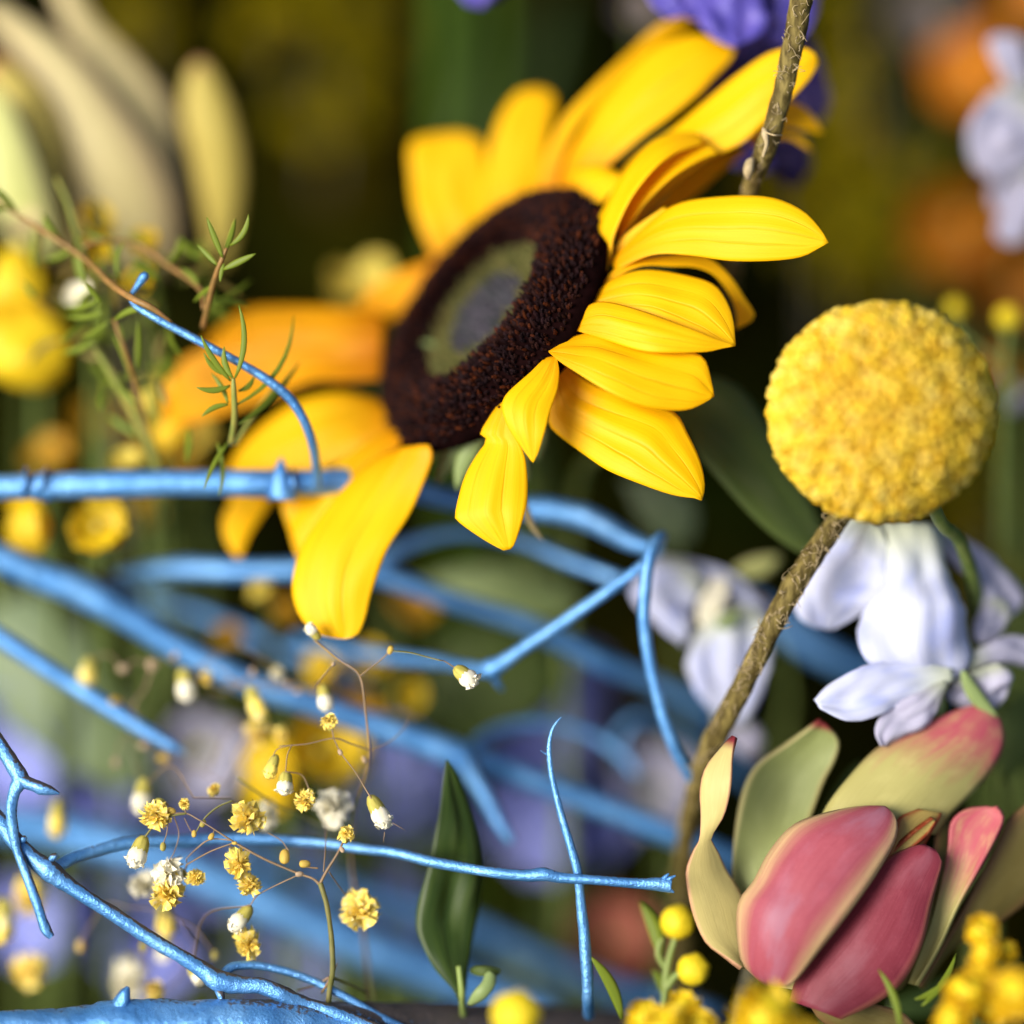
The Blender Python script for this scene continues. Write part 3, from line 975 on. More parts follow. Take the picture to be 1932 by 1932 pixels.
sidetwig(b1, [(922, 1262, 1.7, 9), (938, 1288, 1.8, 6), (948, 1302, 1.9, 3)], 'stub', seed=15)

b2 = branch('long thick blue branch slanting down below the level branch',
            [(-60, 1028, 2.6, 30), (0, 1053, 2.7, 30), (80, 1088, 2.8, 30), (160, 1118, 2.9, 33), (250, 1170, 3.0, 28), (350, 1231, 3.1, 26), (470, 1288, 3.1, 25), (590, 1328, 3.2, 25), (690, 1363, 3.3, 25), (790, 1398, 3.4, 26), (880, 1432, 3.5, 29), (960, 1458, 3.7, 22), (1060, 1495, 3.8, 22), (1180, 1540, 3.9, 22), (1300, 1588, 4.0, 21), (1450, 1650, 4.3, 20)],
            seed=6, bare=-.3)
sidetwig(b2, [(872, 1425, 3.3, 18), (892, 1462, 3.0, 17), (915, 1500, 2.8, 16), (940, 1548, 2.6, 14), (966, 1590, 2.5, 9)], 'stub', seed=16, bare=.1)
sidetwig(b2, [(880, 1432, 3.5, 10), (905, 1395, 3.9, 9), (960, 1370, 4.3, 9), (1040, 1366, 4.5, 9), (1120, 1390, 4.6, 9), (1178, 1430, 4.6, 9), (1200, 1462, 4.5, 7)], seed=17)
sidetwig(b2, [(150, 1112, 2.9, 24), (205, 1105, 3.4, 22), (245, 1125, 3.9, 18), (262, 1150, 4.2, 9)], 'stub', seed=18, bare=.3)
b3 = branch('blue branch passing behind drooping sunflower petal towards the lilac flower',
            [(225, 1090, 4.6, 12), (280, 1080, 4.3, 18), (350, 1073, 4.0, 20), (455, 1077, 3.8, 19), (555, 1075, 3.7, 18), (640, 1074, 3.7, 18), (720, 1086, 3.8, 19), (860, 1135, 4.0, 18), (980, 1172, 4.2, 18), (1060, 1210, 4.4, 19), (1140, 1252, 4.6, 20), (1220, 1283, 4.9, 17), (1310, 1325, 5.2, 15), (1400, 1370, 5.5, 13)], seed=20, bare=-.3)
sidetwig(b3, [(705, 1082, 3.8, 15), (742, 1045, 3.9, 15), (790, 1021, 4.0, 13), (870, 1006, 4.0, 11), (975, 1020, 3.9, 12), (1080, 1062, 3.7, 13), (1180, 1098, 3.4, 11)], seed=21)
branch('pointed blue branch end over the broad grey green leaf',
       [(-60, 1165, 2.4, 20), (0, 1203, 2.4, 19), (90, 1262, 2.4, 18), (175, 1316, 2.4, 17), (260, 1370, 2.3, 15), (320, 1405, 2.2, 11), (350, 1420, 2.2, 4)], seed=23, bare=-.3)

b7 = branch('sharp blue branch forking beside the baby\'s breath, with broken stubs',
            [(-60, 1500, .5, 15), (-20, 1528, .3, 16), (30, 1588, .1, 16), (60, 1617, .05, 16), (92, 1641, 0, 20), (115, 1660, 0, 17), (150, 1684, 0, 14), (210, 1722, 0, 13), (280, 1768, 0, 13.5), (340, 1803, 0, 14), (385, 1832, 0, 16), (413, 1850, 0, 20), (455, 1857, 0, 16), (495, 1860, 0, 16), (530, 1876, 0, 16), (580, 1895, .1, 13), (650, 1918, .1, 13), (760, 1965, .1, 13)],
            seed=25, seg=200, rough=.16, bare=.16)
sidetwig(b7, [(-40, 1355, .3, 13), (0, 1405, .15, 14), (22, 1440, .05, 15), (38, 1470, 0, 16), (27, 1495, -.05, 12), (21, 1530, -.1, 11), (25, 1570, -.1, 11), (33, 1605, -.1, 9), (50, 1650, -.15, 9.5), (68, 1700, -.2, 9.5), (80, 1735, -.2, 10), (88, 1755, -.2, 11), (98, 1768, -.2, 7)], seed=26, rough=.14, bare=.25)
sidetwig(b7, [(36, 1470, 0, 14), (55, 1478, -.05, 12), (80, 1488, -.1, 12), (96, 1492, -.1, 9), (112, 1497, -.1, 2)], 'stub', seed=27, rough=.2, bare=.45)
sidetwig(b7, [(88, 1645, .0, 13), (112, 1634, .15, 12), (140, 1618, .3, 11), (185, 1604, .5, 11.5), (250, 1590, .7, 12), (350, 1586, .9, 12), (460, 1582, 1.0, 11), (600, 1590, .9, 10), (680, 1601, .7, 10), (746, 1609, .5, 10), (820, 1627, .35, 10.5), (921, 1645, .15, 10), (990, 1652, .05, 11), (1026, 1650, 0, 13), (1060, 1656, 0, 10), (1131, 1661, -.05, 9.5), (1200, 1667, -.05, 10), (1240, 1668, -.05, 13), (1266, 1671, -.05, 15)], seed=28, rough=.10, bare=.0)
for a, b in (((1255, 1662), (1275, 1652)), ((1258, 1676), (1272, 1684)), ((1250, 1660), (1262, 1648))):
    sidetwig(b7, [(a[0], a[1], -.05, 5), ((a[0] + b[0]) / 2, (a[1] + b[1]) / 2, -.1, 4), (b[0], b[1], -.1, 1.5)], 'splinter', seed=a[0])
sidetwig(b7, [(412, 1850, .1, 10), (440, 1824, .25, 9), (495, 1823, .35, 8), (565, 1841, .4, 8), (635, 1872, .4, 8), (720, 1920, .4, 8), (800, 1960, .4, 8)], seed=29)
sidetwig(b7, [(411, 1862, 0, 9), (416, 1876, -.05, 8), (418, 1886, -.05, 6)], 'stub', seed=30, bare=.8)
for x, y in ((44, 1583), (102, 1616)):
    sidetwig(b7, [(x - 6, y + 6, -.02, 6), (x, y, -.05, 7), (x + 5, y - 4, -.05, 4)], 'bud', bare=.9, seed=x)

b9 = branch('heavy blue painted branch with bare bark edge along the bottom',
            [(-80, 1972, -.2, 58), (60, 1962, -.2, 57), (160, 1956, -.15, 58), (236, 1948, -.15, 62), (330, 1944, -.1, 58), (480, 1942, 0, 56), (640, 1944, .4, 54), (760, 1946, .9, 54), (900, 1946, 1.5, 52), (1040, 1948, 2.2, 50), (1180, 1955, 3, 48), (1400, 1970, 4.5, 44)], bare=-.06, seed=33, seg=160, rough=.07, sides=40, bare_far=.62)  # extra bark mix over the right half stands for shade there
sidetwig(b9, [(222, 1905, -.25, 18), (232, 1888, -.25, 15), (238, 1872, -.25, 10), (242, 1862, -.25, 4)], 'stub', seed=34, bare=.35, rough=.3)
sidetwig(b9, [(1112, 1915, .9, 11), (1110, 1890, .4, 11), (1108, 1850, .25, 11), (1104, 1783, .2, 11), (1096, 1703, .15, 9.5), (1089, 1643, .1, 8.5), (1076, 1595, .1, 8), (1056, 1527, .15, 7), (1041, 1463, .2, 5.5), (1036, 1415, .2, 5), (1040, 1383, .2, 3.5), (1048, 1366, .2, 2.5), (1059, 1353, .2, 1)], seed=35, rough=.12, bare=-.3)
for a, b in (((1036, 1425), (1020, 1416)), ((1038, 1410), (1030, 1412)), ((1103, 1822), (1094, 1812)), ((1093, 1690), (1086, 1684))):
    sidetwig(b9, [(a[0], a[1], .2, 2.2), ((a[0] + b[0]) / 2, (a[1] + b[1]) / 2 + 1, .18, 1.4), (b[0], b[1], .15, .5)], 'splinter', seed=a[1])

branch('broad soft blue branch deep below the baby\'s breath',
       [(-80, 1540, 5.0, 36), (120, 1572, 5.2, 36), (280, 1615, 5.3, 38), (420, 1668, 5.4, 40), (560, 1730, 5.5, 42), (700, 1790, 5.6, 42), (860, 1850, 5.8, 40), (1050, 1920, 6, 36)], seed=37, bare=-.3)
branch('dim blue branch behind the dark lance shaped leaf',
       [(440, 1600, 7, 24), (600, 1660, 7.2, 27), (760, 1715, 7.3, 26), (900, 1755, 7.4, 24), (1030, 1815, 7.5, 22), (1200, 1880, 7.8, 22), (1350, 1930, 8, 20)], seed=38, bare=.1)
branch('thin curled blue twig end below the lilac flower',
       [(1180, 1440, 6, 7), (1170, 1410, 6, 9), (1174, 1380, 6, 9), (1204, 1356, 6, 9), (1262, 1360, 6.2, 10), (1330, 1400, 6.5, 10), (1420, 1480, 7, 10)], seed=39, bare=-.2)
branch('dim blue branch behind the white delphinium blossom',
       [(1400, 1130, 7.4, 20), (1470, 1175, 7.2, 22), (1540, 1225, 7, 22), (1640, 1275, 7, 20), (1760, 1340, 7.2, 18)], seed=40, bare=-.3)
branch('dim blue twig under the level blue branch',
       [(250, 1120, 6.3, 12), (380, 1160, 6.2, 14), (480, 1200, 6, 15), (570, 1240, 5.8, 15), (700, 1290, 5.9, 14)], seed=41, bare=.1)

# ------------------------------------------------------------------ rose and cream leucadendron, lower right
lu = thing('leucadendron', 'rose red and cream leucadendron flower under the white delphinium', 'leucadendron', at('6', 700, 1500, .5))


def br(mat, L, Rr, dl, dr=None, **kw):
    kw.setdefault('bulge', .14)
    kw.setdefault('m', 16)
    kw.setdefault('n', 30)
    kw.setdefault('wave', .02)
    kw['seed'] = len(lu.children) * 2.3
    return sheet('bract', M[mat], lu, '6', L, Rr, dl, dr, thick=.0007, **kw)


br('pinkedge', [(505, 1395), (420, 1335), (330, 1265), (268, 1130), (238, 1000), (232, 900), (270, 800), (300, 740), (312, 620), (308, 500), (335, 390), (415, 290), (470, 232)],
   [(540, 1400), (530, 1270), (528, 1150), (520, 1060), (480, 980), (430, 900), (385, 800), (352, 735), (420, 630), (448, 540), (462, 440), (466, 330), (484, 232)],
   (.1, .2, .2, .1, .1, .2), (.4, .5, .5, .1, -.1, .1), bulge=.08)
br('green_in', [(520, 1100), (478, 1000), (465, 880), (480, 700), (520, 500), (590, 370), (730, 270), (860, 178), (905, 146)],
   [(600, 1100), (680, 960), (760, 830), (820, 730), (870, 610), (925, 460), (985, 340), (1000, 250), (935, 165)],
   (.8, .9, 1.0, 1.0, .9), (.6, .7, .9, 1.0, .95), bulge=-.10)
br('pink_tip', [(880, 760), (930, 600), (1050, 440), (1200, 290), (1400, 190), (1600, 100), (1700, 75), (1745, 85)],
   [(1480, 720), (1560, 620), (1680, 500), (1760, 400), (1812, 300), (1824, 220), (1800, 140), (1758, 88)],
   (.5, .6, .8, 1.0, 1.2), (.6, .8, 1.0, 1.1, 1.2), bulge=.16)
br('olive_br', [(1400, 1480), (1520, 1290), (1640, 1070), (1760, 840), (1850, 660), (1960, 560), (2050, 500)],
   [(1420, 1500), (1560, 1300), (1760, 1190), (1940, 1060), (2050, 960), (2120, 850), (2140, 700)],
   (.6, .7, .8, 1.0), (.9, 1.1, 1.3, 1.5), bulge=.06)
br('pink_tip', [(1350, 1470), (1450, 1200), (1520, 940), (1550, 780), (1565, 660), (1640, 595), (1740, 578)],
   [(1390, 1480), (1500, 1300), (1600, 1085), (1700, 905), (1800, 720), (1830, 630), (1790, 580)],
   (.4, .4, .5, .6), (.3, .3, .3, .5), bulge=-.14)
br('olive_br', [(1200, 1540), (1350, 1300), (1430, 1100), (1470, 900), (1490, 720), (1525, 600)],
   [(1320, 1480), (1450, 1290), (1530, 1080), (1560, 900), (1560, 740), (1545, 610)],
   (.3, .3, .5, .8), (.5, .6, .8, 1.0), bulge=.1)
br('redfold', [(1100, 1100), (1180, 950), (1240, 820), (1275, 700), (1300, 640), (1400, 600)],
   [(1250, 1100), (1350, 900), (1420, 780), (1470, 690), (1500, 640), (1510, 610)],
   (.1, .1, .2, .4), (.2, .3, .4, .5), bulge=.12)
br('pink', [(600, 1440), (520, 1360), (494, 1200), (505, 1060), (580, 955), (650, 820), (760, 690), (900, 630), (1100, 590), (1220, 598)],
   [(740, 1480), (800, 1430), (900, 1300), (1020, 1150), (1150, 970), (1220, 860), (1275, 760), (1290, 690), (1280, 640), (1250, 605)],
   (-.1, -.2, -.1, .0, .2), (-.4, -.55, -.5, -.3, 0), bulge=.20)
br('redfold', [(1235, 850), (1290, 780), (1380, 700), (1470, 635)], [(1270, 870), (1370, 790), (1450, 720), (1490, 660)], (.15, .15, .3), bulge=-.2)
br('pink_deep', [(760, 1560), (800, 1420), (880, 1290), (1000, 1130), (1130, 960), (1240, 850), (1350, 795), (1430, 778)],
   [(1010, 1648), (1220, 1545), (1340, 1430), (1420, 1260), (1460, 1080), (1500, 930), (1515, 860), (1480, 800)],
   (-.05, .0, .05, .1, .15), (-.3, -.3, -.2, 0, .1), bulge=.15)
br('olive_br', [(850, 1560), (900, 1640), (1000, 1700), (1150, 1740)], [(1080, 1560), (1200, 1580), (1320, 1620), (1400, 1700)], (.1, .2, .3), bulge=.1)
br('cream_y', [(600, 1440), (680, 1480), (780, 1500), (840, 1560)], [(640, 1400), (740, 1440), (830, 1440), (880, 1480)], (.1, 0, 0), bulge=.1)
tube('stem', M['stem_dk'], lu, '6', [(620, 1300, .9, 60), (560, 1420, 1.1, 50), (520, 1600, 1.4, 45), (500, 1900, 1.8, 45)], sides=14)

# ------------------------------------------------------------------ white and lilac delphinium blossoms


def flower(name, label, cat_, base, group=None):
    return thing(name, label, cat_, base, group)


def wp(t, fr, L, Rr, dl, dr=None, mat='white', **kw):
    kw['bulge'] = kw.get('bulge', .16) * .7
    kw.setdefault('m', 18)
    kw.setdefault('n', 26)
    kw.setdefault('wave', .20)
    kw.setdefault('ridge', .022)
    kw.setdefault('nr', 2.5)
    kw.setdefault('frill', .05)
    kw['seed'] = len(t.children) * 3.1 + dl[0]
    return sheet('petal', M[mat], t, fr, L, Rr, dl, dr, thick=.00025, **kw)


g1 = flower('delphinium_blossom', 'white lavender delphinium blossom hanging below the yellow ball', 'delphinium', at('8', 1600, 900, 1.2))
wp(g1, '8', [(1180, 140), (1060, 165), (900, 330), (845, 480), (875, 610), (960, 665)], [(1260, 200), (1310, 350), (1280, 480), (1220, 560), (1140, 615), (1040, 672)], (1.2, 1.6, 1.7, 1.6), (1.2, 1.2, 1.3, 1.5))
wp(g1, '8', [(1240, 180), (1290, 400), (1200, 560), (1150, 690), (1160, 800), (1260, 870), (1400, 920)], [(1520, 190), (1580, 400), (1650, 560), (1685, 700), (1685, 830), (1640, 900), (1560, 930)], (1.4, 1.0, .9, 1.1), (1.4, 1.2, 1.1, 1.1), bulge=.2)
wp(g1, '8', [(1460, 180), (1580, 340), (1690, 470), (1750, 570), (1800, 610), (1870, 612)], [(1540, 190), (1680, 270), (1800, 350), (1890, 450), (1925, 530), (1900, 590)], (1.8, 1.9, 2.0), (2.1, 2.3, 2.3), mat='white_g')
wp(g1, '8', [(1760, 500), (1720, 590), (1690, 670), (1700, 735)], [(1870, 580), (1850, 640), (1810, 710), (1750, 745)], (2.0, 1.9, 1.7), mat='white_g')
wp(g1, '8', [(1600, 860), (1400, 830), (1200, 838), (1090, 890), (1000, 945), (943, 1010)], [(1590, 920), (1470, 980), (1330, 1040), (1200, 1095), (1090, 1108), (970, 1050)], (1.0, .7, .5), (1.0, .6, .4), bulge=.1)
wp(g1, '8', [(1560, 915), (1440, 960), (1330, 1030), (1250, 1100), (1228, 1165), (1250, 1222)], [(1570, 940), (1540, 1010), (1510, 1080), (1470, 1130), (1390, 1170), (1280, 1225)], (.9, .7, .6), (.9, .8, .8), mat='white_g', wave=.2)
wp(g1, '8', [(1640, 890), (1590, 950), (1580, 1010), (1640, 1040), (1720, 1040)], [(1800, 830), (1865, 870), (1862, 950), (1835, 1010), (1790, 1050)], (1.2, 1.3, 1.4), mat='white_g')
wp(g1, '8', [(1650, 800), (1750, 750), (1850, 705), (1960, 715), (2050, 730)], [(1680, 880), (1760, 840), (1850, 830), (1950, 850), (2050, 860)], (1.3, 1.6, 2.0), mat='white_g')
needle('sepal', M['leaf_pl'], g1, '8', (1640, 870), (1810, 1090), 70, 1.0, 1.1)
needle('sepal', M['leaf_pl'], g1, '8', (1530, 960), (1530, 1130), 90, 1.1, 1.2)
tube('stem', M['stem_lt'], g1, '8', [(1600, 890, 1.2, 16), (1640, 930, 1.6, 14), (1740, 1000, 2.4, 14), (1900, 1200, 4, 14), (2000, 1700, 6, 14)], sides=8)

g2 = flower('delphinium_blossom', 'lilac white delphinium blossom behind the rough twig', 'delphinium', at('8', 500, 650, 3))
wp(g2, '8', [(330, 370), (200, 335), (120, 420), (85, 510), (130, 590), (230, 680)], [(430, 470), (400, 520), (370, 600), (350, 670), (340, 720), (320, 750)], (3.2, 3.0, 2.9))
wp(g2, '8', [(200, 330), (330, 345), (480, 380), (600, 440), (690, 560)], [(300, 440), (400, 470), (500, 500), (580, 560), (660, 630)], (3.5, 3.4, 3.3), mat='white')
wp(g2, '8', [(470, 430), (420, 500), (390, 580), (400, 650)], [(540, 440), (530, 520), (490, 600), (440, 660)], (3.1, 2.9, 2.9), mat='gy_w', bulge=.05)
wp(g2, '8', [(440, 620), (370, 740), (345, 860), (400, 990), (470, 1060), (560, 1120)], [(660, 560), (735, 700), (730, 830), (700, 950), (650, 1060), (590, 1120)], (3.0, 2.9, 2.9), bulge=.2)
wp(g2, '8', [(560, 560), (640, 500), (720, 540), (760, 640)], [(580, 640), (640, 660), (690, 680), (740, 680)], (3.3, 3.4, 3.5), mat='white_g')
wp(g2, '8', [(470, 1040), (480, 1120), (540, 1200), (600, 1260)], [(620, 1080), (680, 1140), (700, 1220), (640, 1290)], (3.5, 3.8, 4.2), mat='white_g')
needle('sepal', M['leaf_pl'], g2, '8', (480, 660), (590, 590), 60, 2.6, 2.7)
needle('sepal', M['pale_gr'], g2, '8', (560, 400), (780, 330), 100, 3.6, 3.8)
tube('stem', M['stem_lt'], g2, '8', [(520, 640, 3.2, 14), (620, 600, 4, 13), (760, 700, 5.5, 14), (820, 1000, 7, 16), (780, 1300, 8, 18), (760, 2600, 9, 18)], sides=8)

g3 = flower('delphinium_blossom', 'white delphinium blossom at the edge before orange petals', 'delphinium', at('a8', 1400, 800, 4.5))
wp(g3, 'a8', [(1340, 560), (1270, 420), (1200, 290), (1190, 215), (1250, 185)], [(1450, 520), (1410, 380), (1390, 280), (1360, 210), (1300, 185)], (4.6, 4.5, 4.4), mat='white_g')
wp(g3, 'a8', [(1400, 480), (1240, 480), (1110, 600), (1060, 740), (1100, 880), (1190, 965)], [(1520, 640), (1500, 760), (1440, 850), (1370, 900), (1300, 945), (1220, 975)], (4.4, 4.2, 4.2), bulge=.25, mat='white_g')
wp(g3, 'a8', [(1450, 840), (1360, 940), (1290, 1080), (1220, 1220), (1240, 1290)], [(1560, 940), (1480, 1060), (1420, 1180), (1380, 1290), (1310, 1320)], (4.4, 4.4, 4.6), mat='white_g')
wp(g3, 'a8', [(1300, 900), (1210, 990), (1195, 1080), (1230, 1140)], [(1400, 930), (1330, 1040), (1300, 1100), (1260, 1150)], (4.8, 4.9, 5), mat='white_g')
wp(g3, 'a8', [(1420, 640), (1500, 500), (1600, 420), (1720, 480)], [(1450, 900), (1560, 860), (1660, 760), (1740, 640)], (4.5, 4.3, 4.3))
tube('stem', M['stem_g'], g3, 'a8', [(1440, 800, 4.7, 18), (1520, 900, 5.6, 18), (1600, 1200, 7, 20), (1620, 2400, 9, 22)], sides=8)

g4 = flower('violet_blossom', 'violet blue blossom hanging over the top sunflower petals', 'delphinium', at('2', 1250, 0, 2.2))
wp(g4, '2', [(760, -250), (800, -100), (820, 30), (870, 180), (970, 250), (1080, 300)], [(1250, -250), (1270, -100), (1270, 30), (1292, 130), (1230, 215), (1085, 292)], (2.6, 2.3, 2.1, 1.9), mat='purple', bulge=.14)
wp(g4, '2', [(480, -200), (520, -40), (570, 60), (640, 118)], [(860, -200), (860, -60), (870, 50), (860, 132)], (2.8, 2.6, 2.4), mat='purple')
wp(g4, '2', [(1180, -100), (1120, 100), (1060, 280), (940, 470), (850, 630)], [(1460, -100), (1430, 120), (1380, 290), (1180, 500), (880, 650)], (3.4, 3.2, 3.0), mat='purple_d')
wp(g4, '2', [(1230, -200), (1260, -20), (1280, 140), (1290, 270)], [(1620, -200), (1610, -20), (1560, 160), (1440, 300)], (2.9, 2.8, 2.7), mat='purple')
wp(g4, '2', [(1380, 180), (1360, 380), (1400, 560), (1500, 740)], [(1560, 200), (1640, 420), (1680, 620), (1640, 770)], (3.5, 3.6, 3.7), mat='purple_d', bulge=.1)
wp(g4, '2', [(1060, 960), (1000, 1020), (1080, 1050), (1230, 1090)], [(1200, 860), (1260, 900), (1290, 960), (1320, 1060)], (3.2, 3.3, 3.4), mat='purple')
wp(g4, '2', [(1280, 840), (1270, 960), (1300, 1080), (1400, 1160)], [(1480, 820), (1540, 920), (1560, 1040), (1500, 1160)], (3.6, 3.8, 4.0), mat='purple_d')
tube('stem', M['stem_dk'], g4, '2', [(1250, -60, 2.6, 26), (1300, 300, 3.6, 24), (1350, 800, 4.6, 24), (1450, 1500, 6, 24), (1500, 3000, 8, 24)], sides=8)
g5 = flower('violet_blossom', 'small violet petal tip beside the tall green stem', 'delphinium', at('I', 895, -30, 3))
wp(g5, 'I', [(840, -60), (858, -20), (880, 10)], [(960, -60), (938, -10), (910, 16)], (3.1, 3.0, 3.0), mat='purple')
wp(g5, 'I', [(900, -90), (880, -40), (905, 0)], [(990, -90), (980, -40), (935, 5)], (3.4, 3.3, 3.2), mat='purple_d')

# ------------------------------------------------------------------ baby's breath
RUF = {}


def ruffle_mesh(kind, mat, var):
    key = (kind, mat, var)
    if key in RUF:
        return RUF[key]
    rnd = random.Random(var * 13 + len(kind))
    V, FC, UV = [], [], []
    cnt = 52 if kind == 'open' else 22
    for k in range(cnt):
        f = (k + .5) / cnt
        el = (-.25 + 1.75 * f) if kind == 'open' else (.95 + .5 * f)
        az = k * 2.39996 + rnd.gauss(0, .2)
        out = Vector((math.cos(az), math.sin(az), 0))
        sd = Vector((-math.sin(az), math.cos(az), 0))
        ax = (out * math.cos(el) + Vector((0, 0, 1)) * math.sin(el)).normalized()
        nn = sd.cross(ax)
        le = rnd.uniform(.62, 1.05) if kind == 'open' else rnd.uniform(.95, 1.15)
        w = rnd.uniform(.35, .75) if kind == 'open' else rnd.uniform(.2, .36)
        b = len(V)
        for i in range(4):
            t = i / 3
            for j in range(4):
                u = j / 3 - .5
                wid = w * (.30 + .8 * t) * 2 * u
                cr = rnd.gauss(0, .09) * t + .08 * t * math.sin(u * 8 + k)
                notch = -.14 * rnd.random() * (i == 3)
                bend = .25 if kind == 'open' else .12
                p = ax * le * (t + notch) + sd * wid * .6 + nn * (cr + bend * t * t + .30 * u * u * t) - Vector((0, 0, .2 if kind == 'open' else .35))
                V.append(p)
                UV.append((u + .5, .25 + .75 * t))
        for i in range(3):
            for j in range(3):
                a = b + i * 4 + j
                FC.append((a, a + 1, a + 5, a + 4))
    if kind == 'bud':
        b = len(V)
        for i in range(10):
            t = i / 9
            z = -.7 + 1.42 * t
            r = .66 * math.sin(math.pi * (t * .94 + .03)) ** .62
            for j in range(15):
                a = 2 * math.pi * j / 15 + t * .8
                rr = r * (1 + .07 * math.cos(5 * a) + rnd.gauss(0, .02))
                V.append(Vector((rr * math.cos(a), rr * math.sin(a), z)))
                UV.append((j / 15, .4 + .6 * t))
        for i in range(9):
            for j in range(15):
                p, q = b + i * 15 + j, b + i * 15 + (j + 1) % 15
                FC.append((p, q, q + 15, p + 15))
    me = bpy.data.meshes.new('ruffle')
    me.from_pydata([tuple(v) for v in V], [], FC)
    uv = me.uv_layers.new(name='UVMap')
    vi = [0] * len(me.loops)
    me.loops.foreach_get('vertex_index', vi)
    uv.data.foreach_set('uv', [c for i in vi for c in UV[i]])
    me.polygons.foreach_set('use_smooth', [True] * len(me.polygons))
    me.materials.append(M[mat])
    RUF[key] = me
    return me


def calyx_mesh():
    if 'calyx' in RUF:
        return RUF['calyx']
    V, FC, UV = [], [], []
    prof = [(.06, -.95), (.30, -.85), (.52, -.55), (.60, -.2), (.62, .12), (.66, .45)]
    ns = 20
    for i, (r, z) in enumerate(prof):
        for j in range(ns):
            a = 2 * math.pi * j / ns
            c = math.cos(5 * a)
            zz = z + (.22 * c if i == 5 else (.06 * c if i == 4 else 0))
            rr = r * (1 + .06 * math.cos(10 * a)) * (1 - (.25 * (c < -.3) if i == 5 else 0))
            V.append((rr * math.cos(a), rr * math.sin(a), zz))
            UV.append((j / ns, i / 5))
    for i in range(5):
        for j in range(ns):
            a, b = i * ns + j, i * ns + (j + 1) % ns
            FC.append((a, b, b + ns, a + ns))
    me = bpy.data.meshes.new('calyx')
    me.from_pydata(V, [], FC)
    uv = me.uv_layers.new(name='UVMap')
    vi = [0] * len(me.loops)
    me.loops.foreach_get('vertex_index', vi)
    uv.data.foreach_set('uv', [c for i in vi for c in UV[i]])
    me.polygons.foreach_set('use_smooth', [True] * len(me.polygons))
    me.materials.append(M['gy_calyx'])
    RUF['calyx'] = me
    return me


def bead_mesh(mat):
    key = ('bead', mat)
    if key in RUF:
        return RUF[key]
    V, FC = [], []
    for i in range(9):
        th = math.pi * i / 8
        for j in range(14):
            ph = 2 * math.pi * j / 14
            r = math.sin(th) * (1 + .10 * math.cos(5 * ph) * (i < 4))
            V.append((r * math.cos(ph), r * math.sin(ph), math.cos(th) * (1.0 if i > 1 else .9)))
    for i in range(8):
        for j in range(14):
            a, b = i * 14 + j, i * 14 + (j + 1) % 14
            FC.append((a, b, b + 14, a + 14))
    me = bpy.data.meshes.new('bead')
    me.from_pydata(V, [], FC)
    me.polygons.foreach_set('use_smooth', [True] * len(me.polygons))
    me.materials.append(M[mat])
    RUF[key] = me
    return me


def link(name, me, parent, loc, rot, sc):
    o = bpy.data.objects.new(name, me)
    COL.objects.link(o)
    o.parent = parent
    o.location = loc
    o.rotation_euler = rot
    o.scale = (sc, sc, sc) if not isinstance(sc, tuple) else sc
    return o


BC = [0]
SAMPLES = {}      # spray -> points along its stems
BASES = {}        # spray -> (foot of a blossom, its axis)


def blossom(t, fr, x, y, size, kind, col, ang, d, tilt=.4):
    """ang: plan direction the flower opens to, degrees (0 right, 90 down); tilt towards the viewer."""
    BC[0] += 1
    var = BC[0] % 4
    a = R(ang)
    ax = Vector((math.cos(a), -tilt, -math.sin(a))).normalized()
    rot = (ax.to_track_quat('Z', 'Y').to_matrix() @ Matrix.Rotation(BC[0] * 1.7, 3, 'Z')).to_euler()
    pos = at(fr, x, y, d) - origin(t)
    s = px(fr, size / 2, d) * (1.18 if kind == 'open' else 1.12)
    BASES.setdefault(t.name, []).append((at(fr, x, y, d) - ax * s * (.95 if kind != 'tiny' else .8), ax * s))
    if kind == 'tiny':
        o = link('bud', bead_mesh('gy_bud_g' if col == 'g' else ('gy_bud_y' if col == 'y' else 'gy_bud_w')), t, pos, rot, (s * .72, s * .66, s * 1.1))
        return o
    rr_ = random.Random(BC[0])
    o = link('blossom', ruffle_mesh(kind, 'gy_w' if col == 'w' else 'gy_y', var), t, pos, rot,
             (s * rr_.uniform(.8, 1.0), s * rr_.uniform(.85, 1.08), s * rr_.uniform(1.0, 1.35)))
    c = link('calyx', calyx_mesh(), o, (0, 0, -.42 if kind == 'bud' else -.45), (0, 0, 0), .88 if kind == 'bud' else .72)
    return o


def gstem(t, fr, pts, mat='gy_stem', name='stem'):
    if name == 'stem':
        q = [cat(pts, i / 24) for i in range(25)]
        SAMPLES.setdefault(t.name, []).extend(at(fr, *p[:3]) for p in q)
    if mat == 'gy_stem':
        pts = [(x, y, d, r * .72) for x, y, d, r in pts]
    return tube(name, M[mat], t, fr, pts, sides=7, seg=8 * (len(pts) - 1), rough=.22)


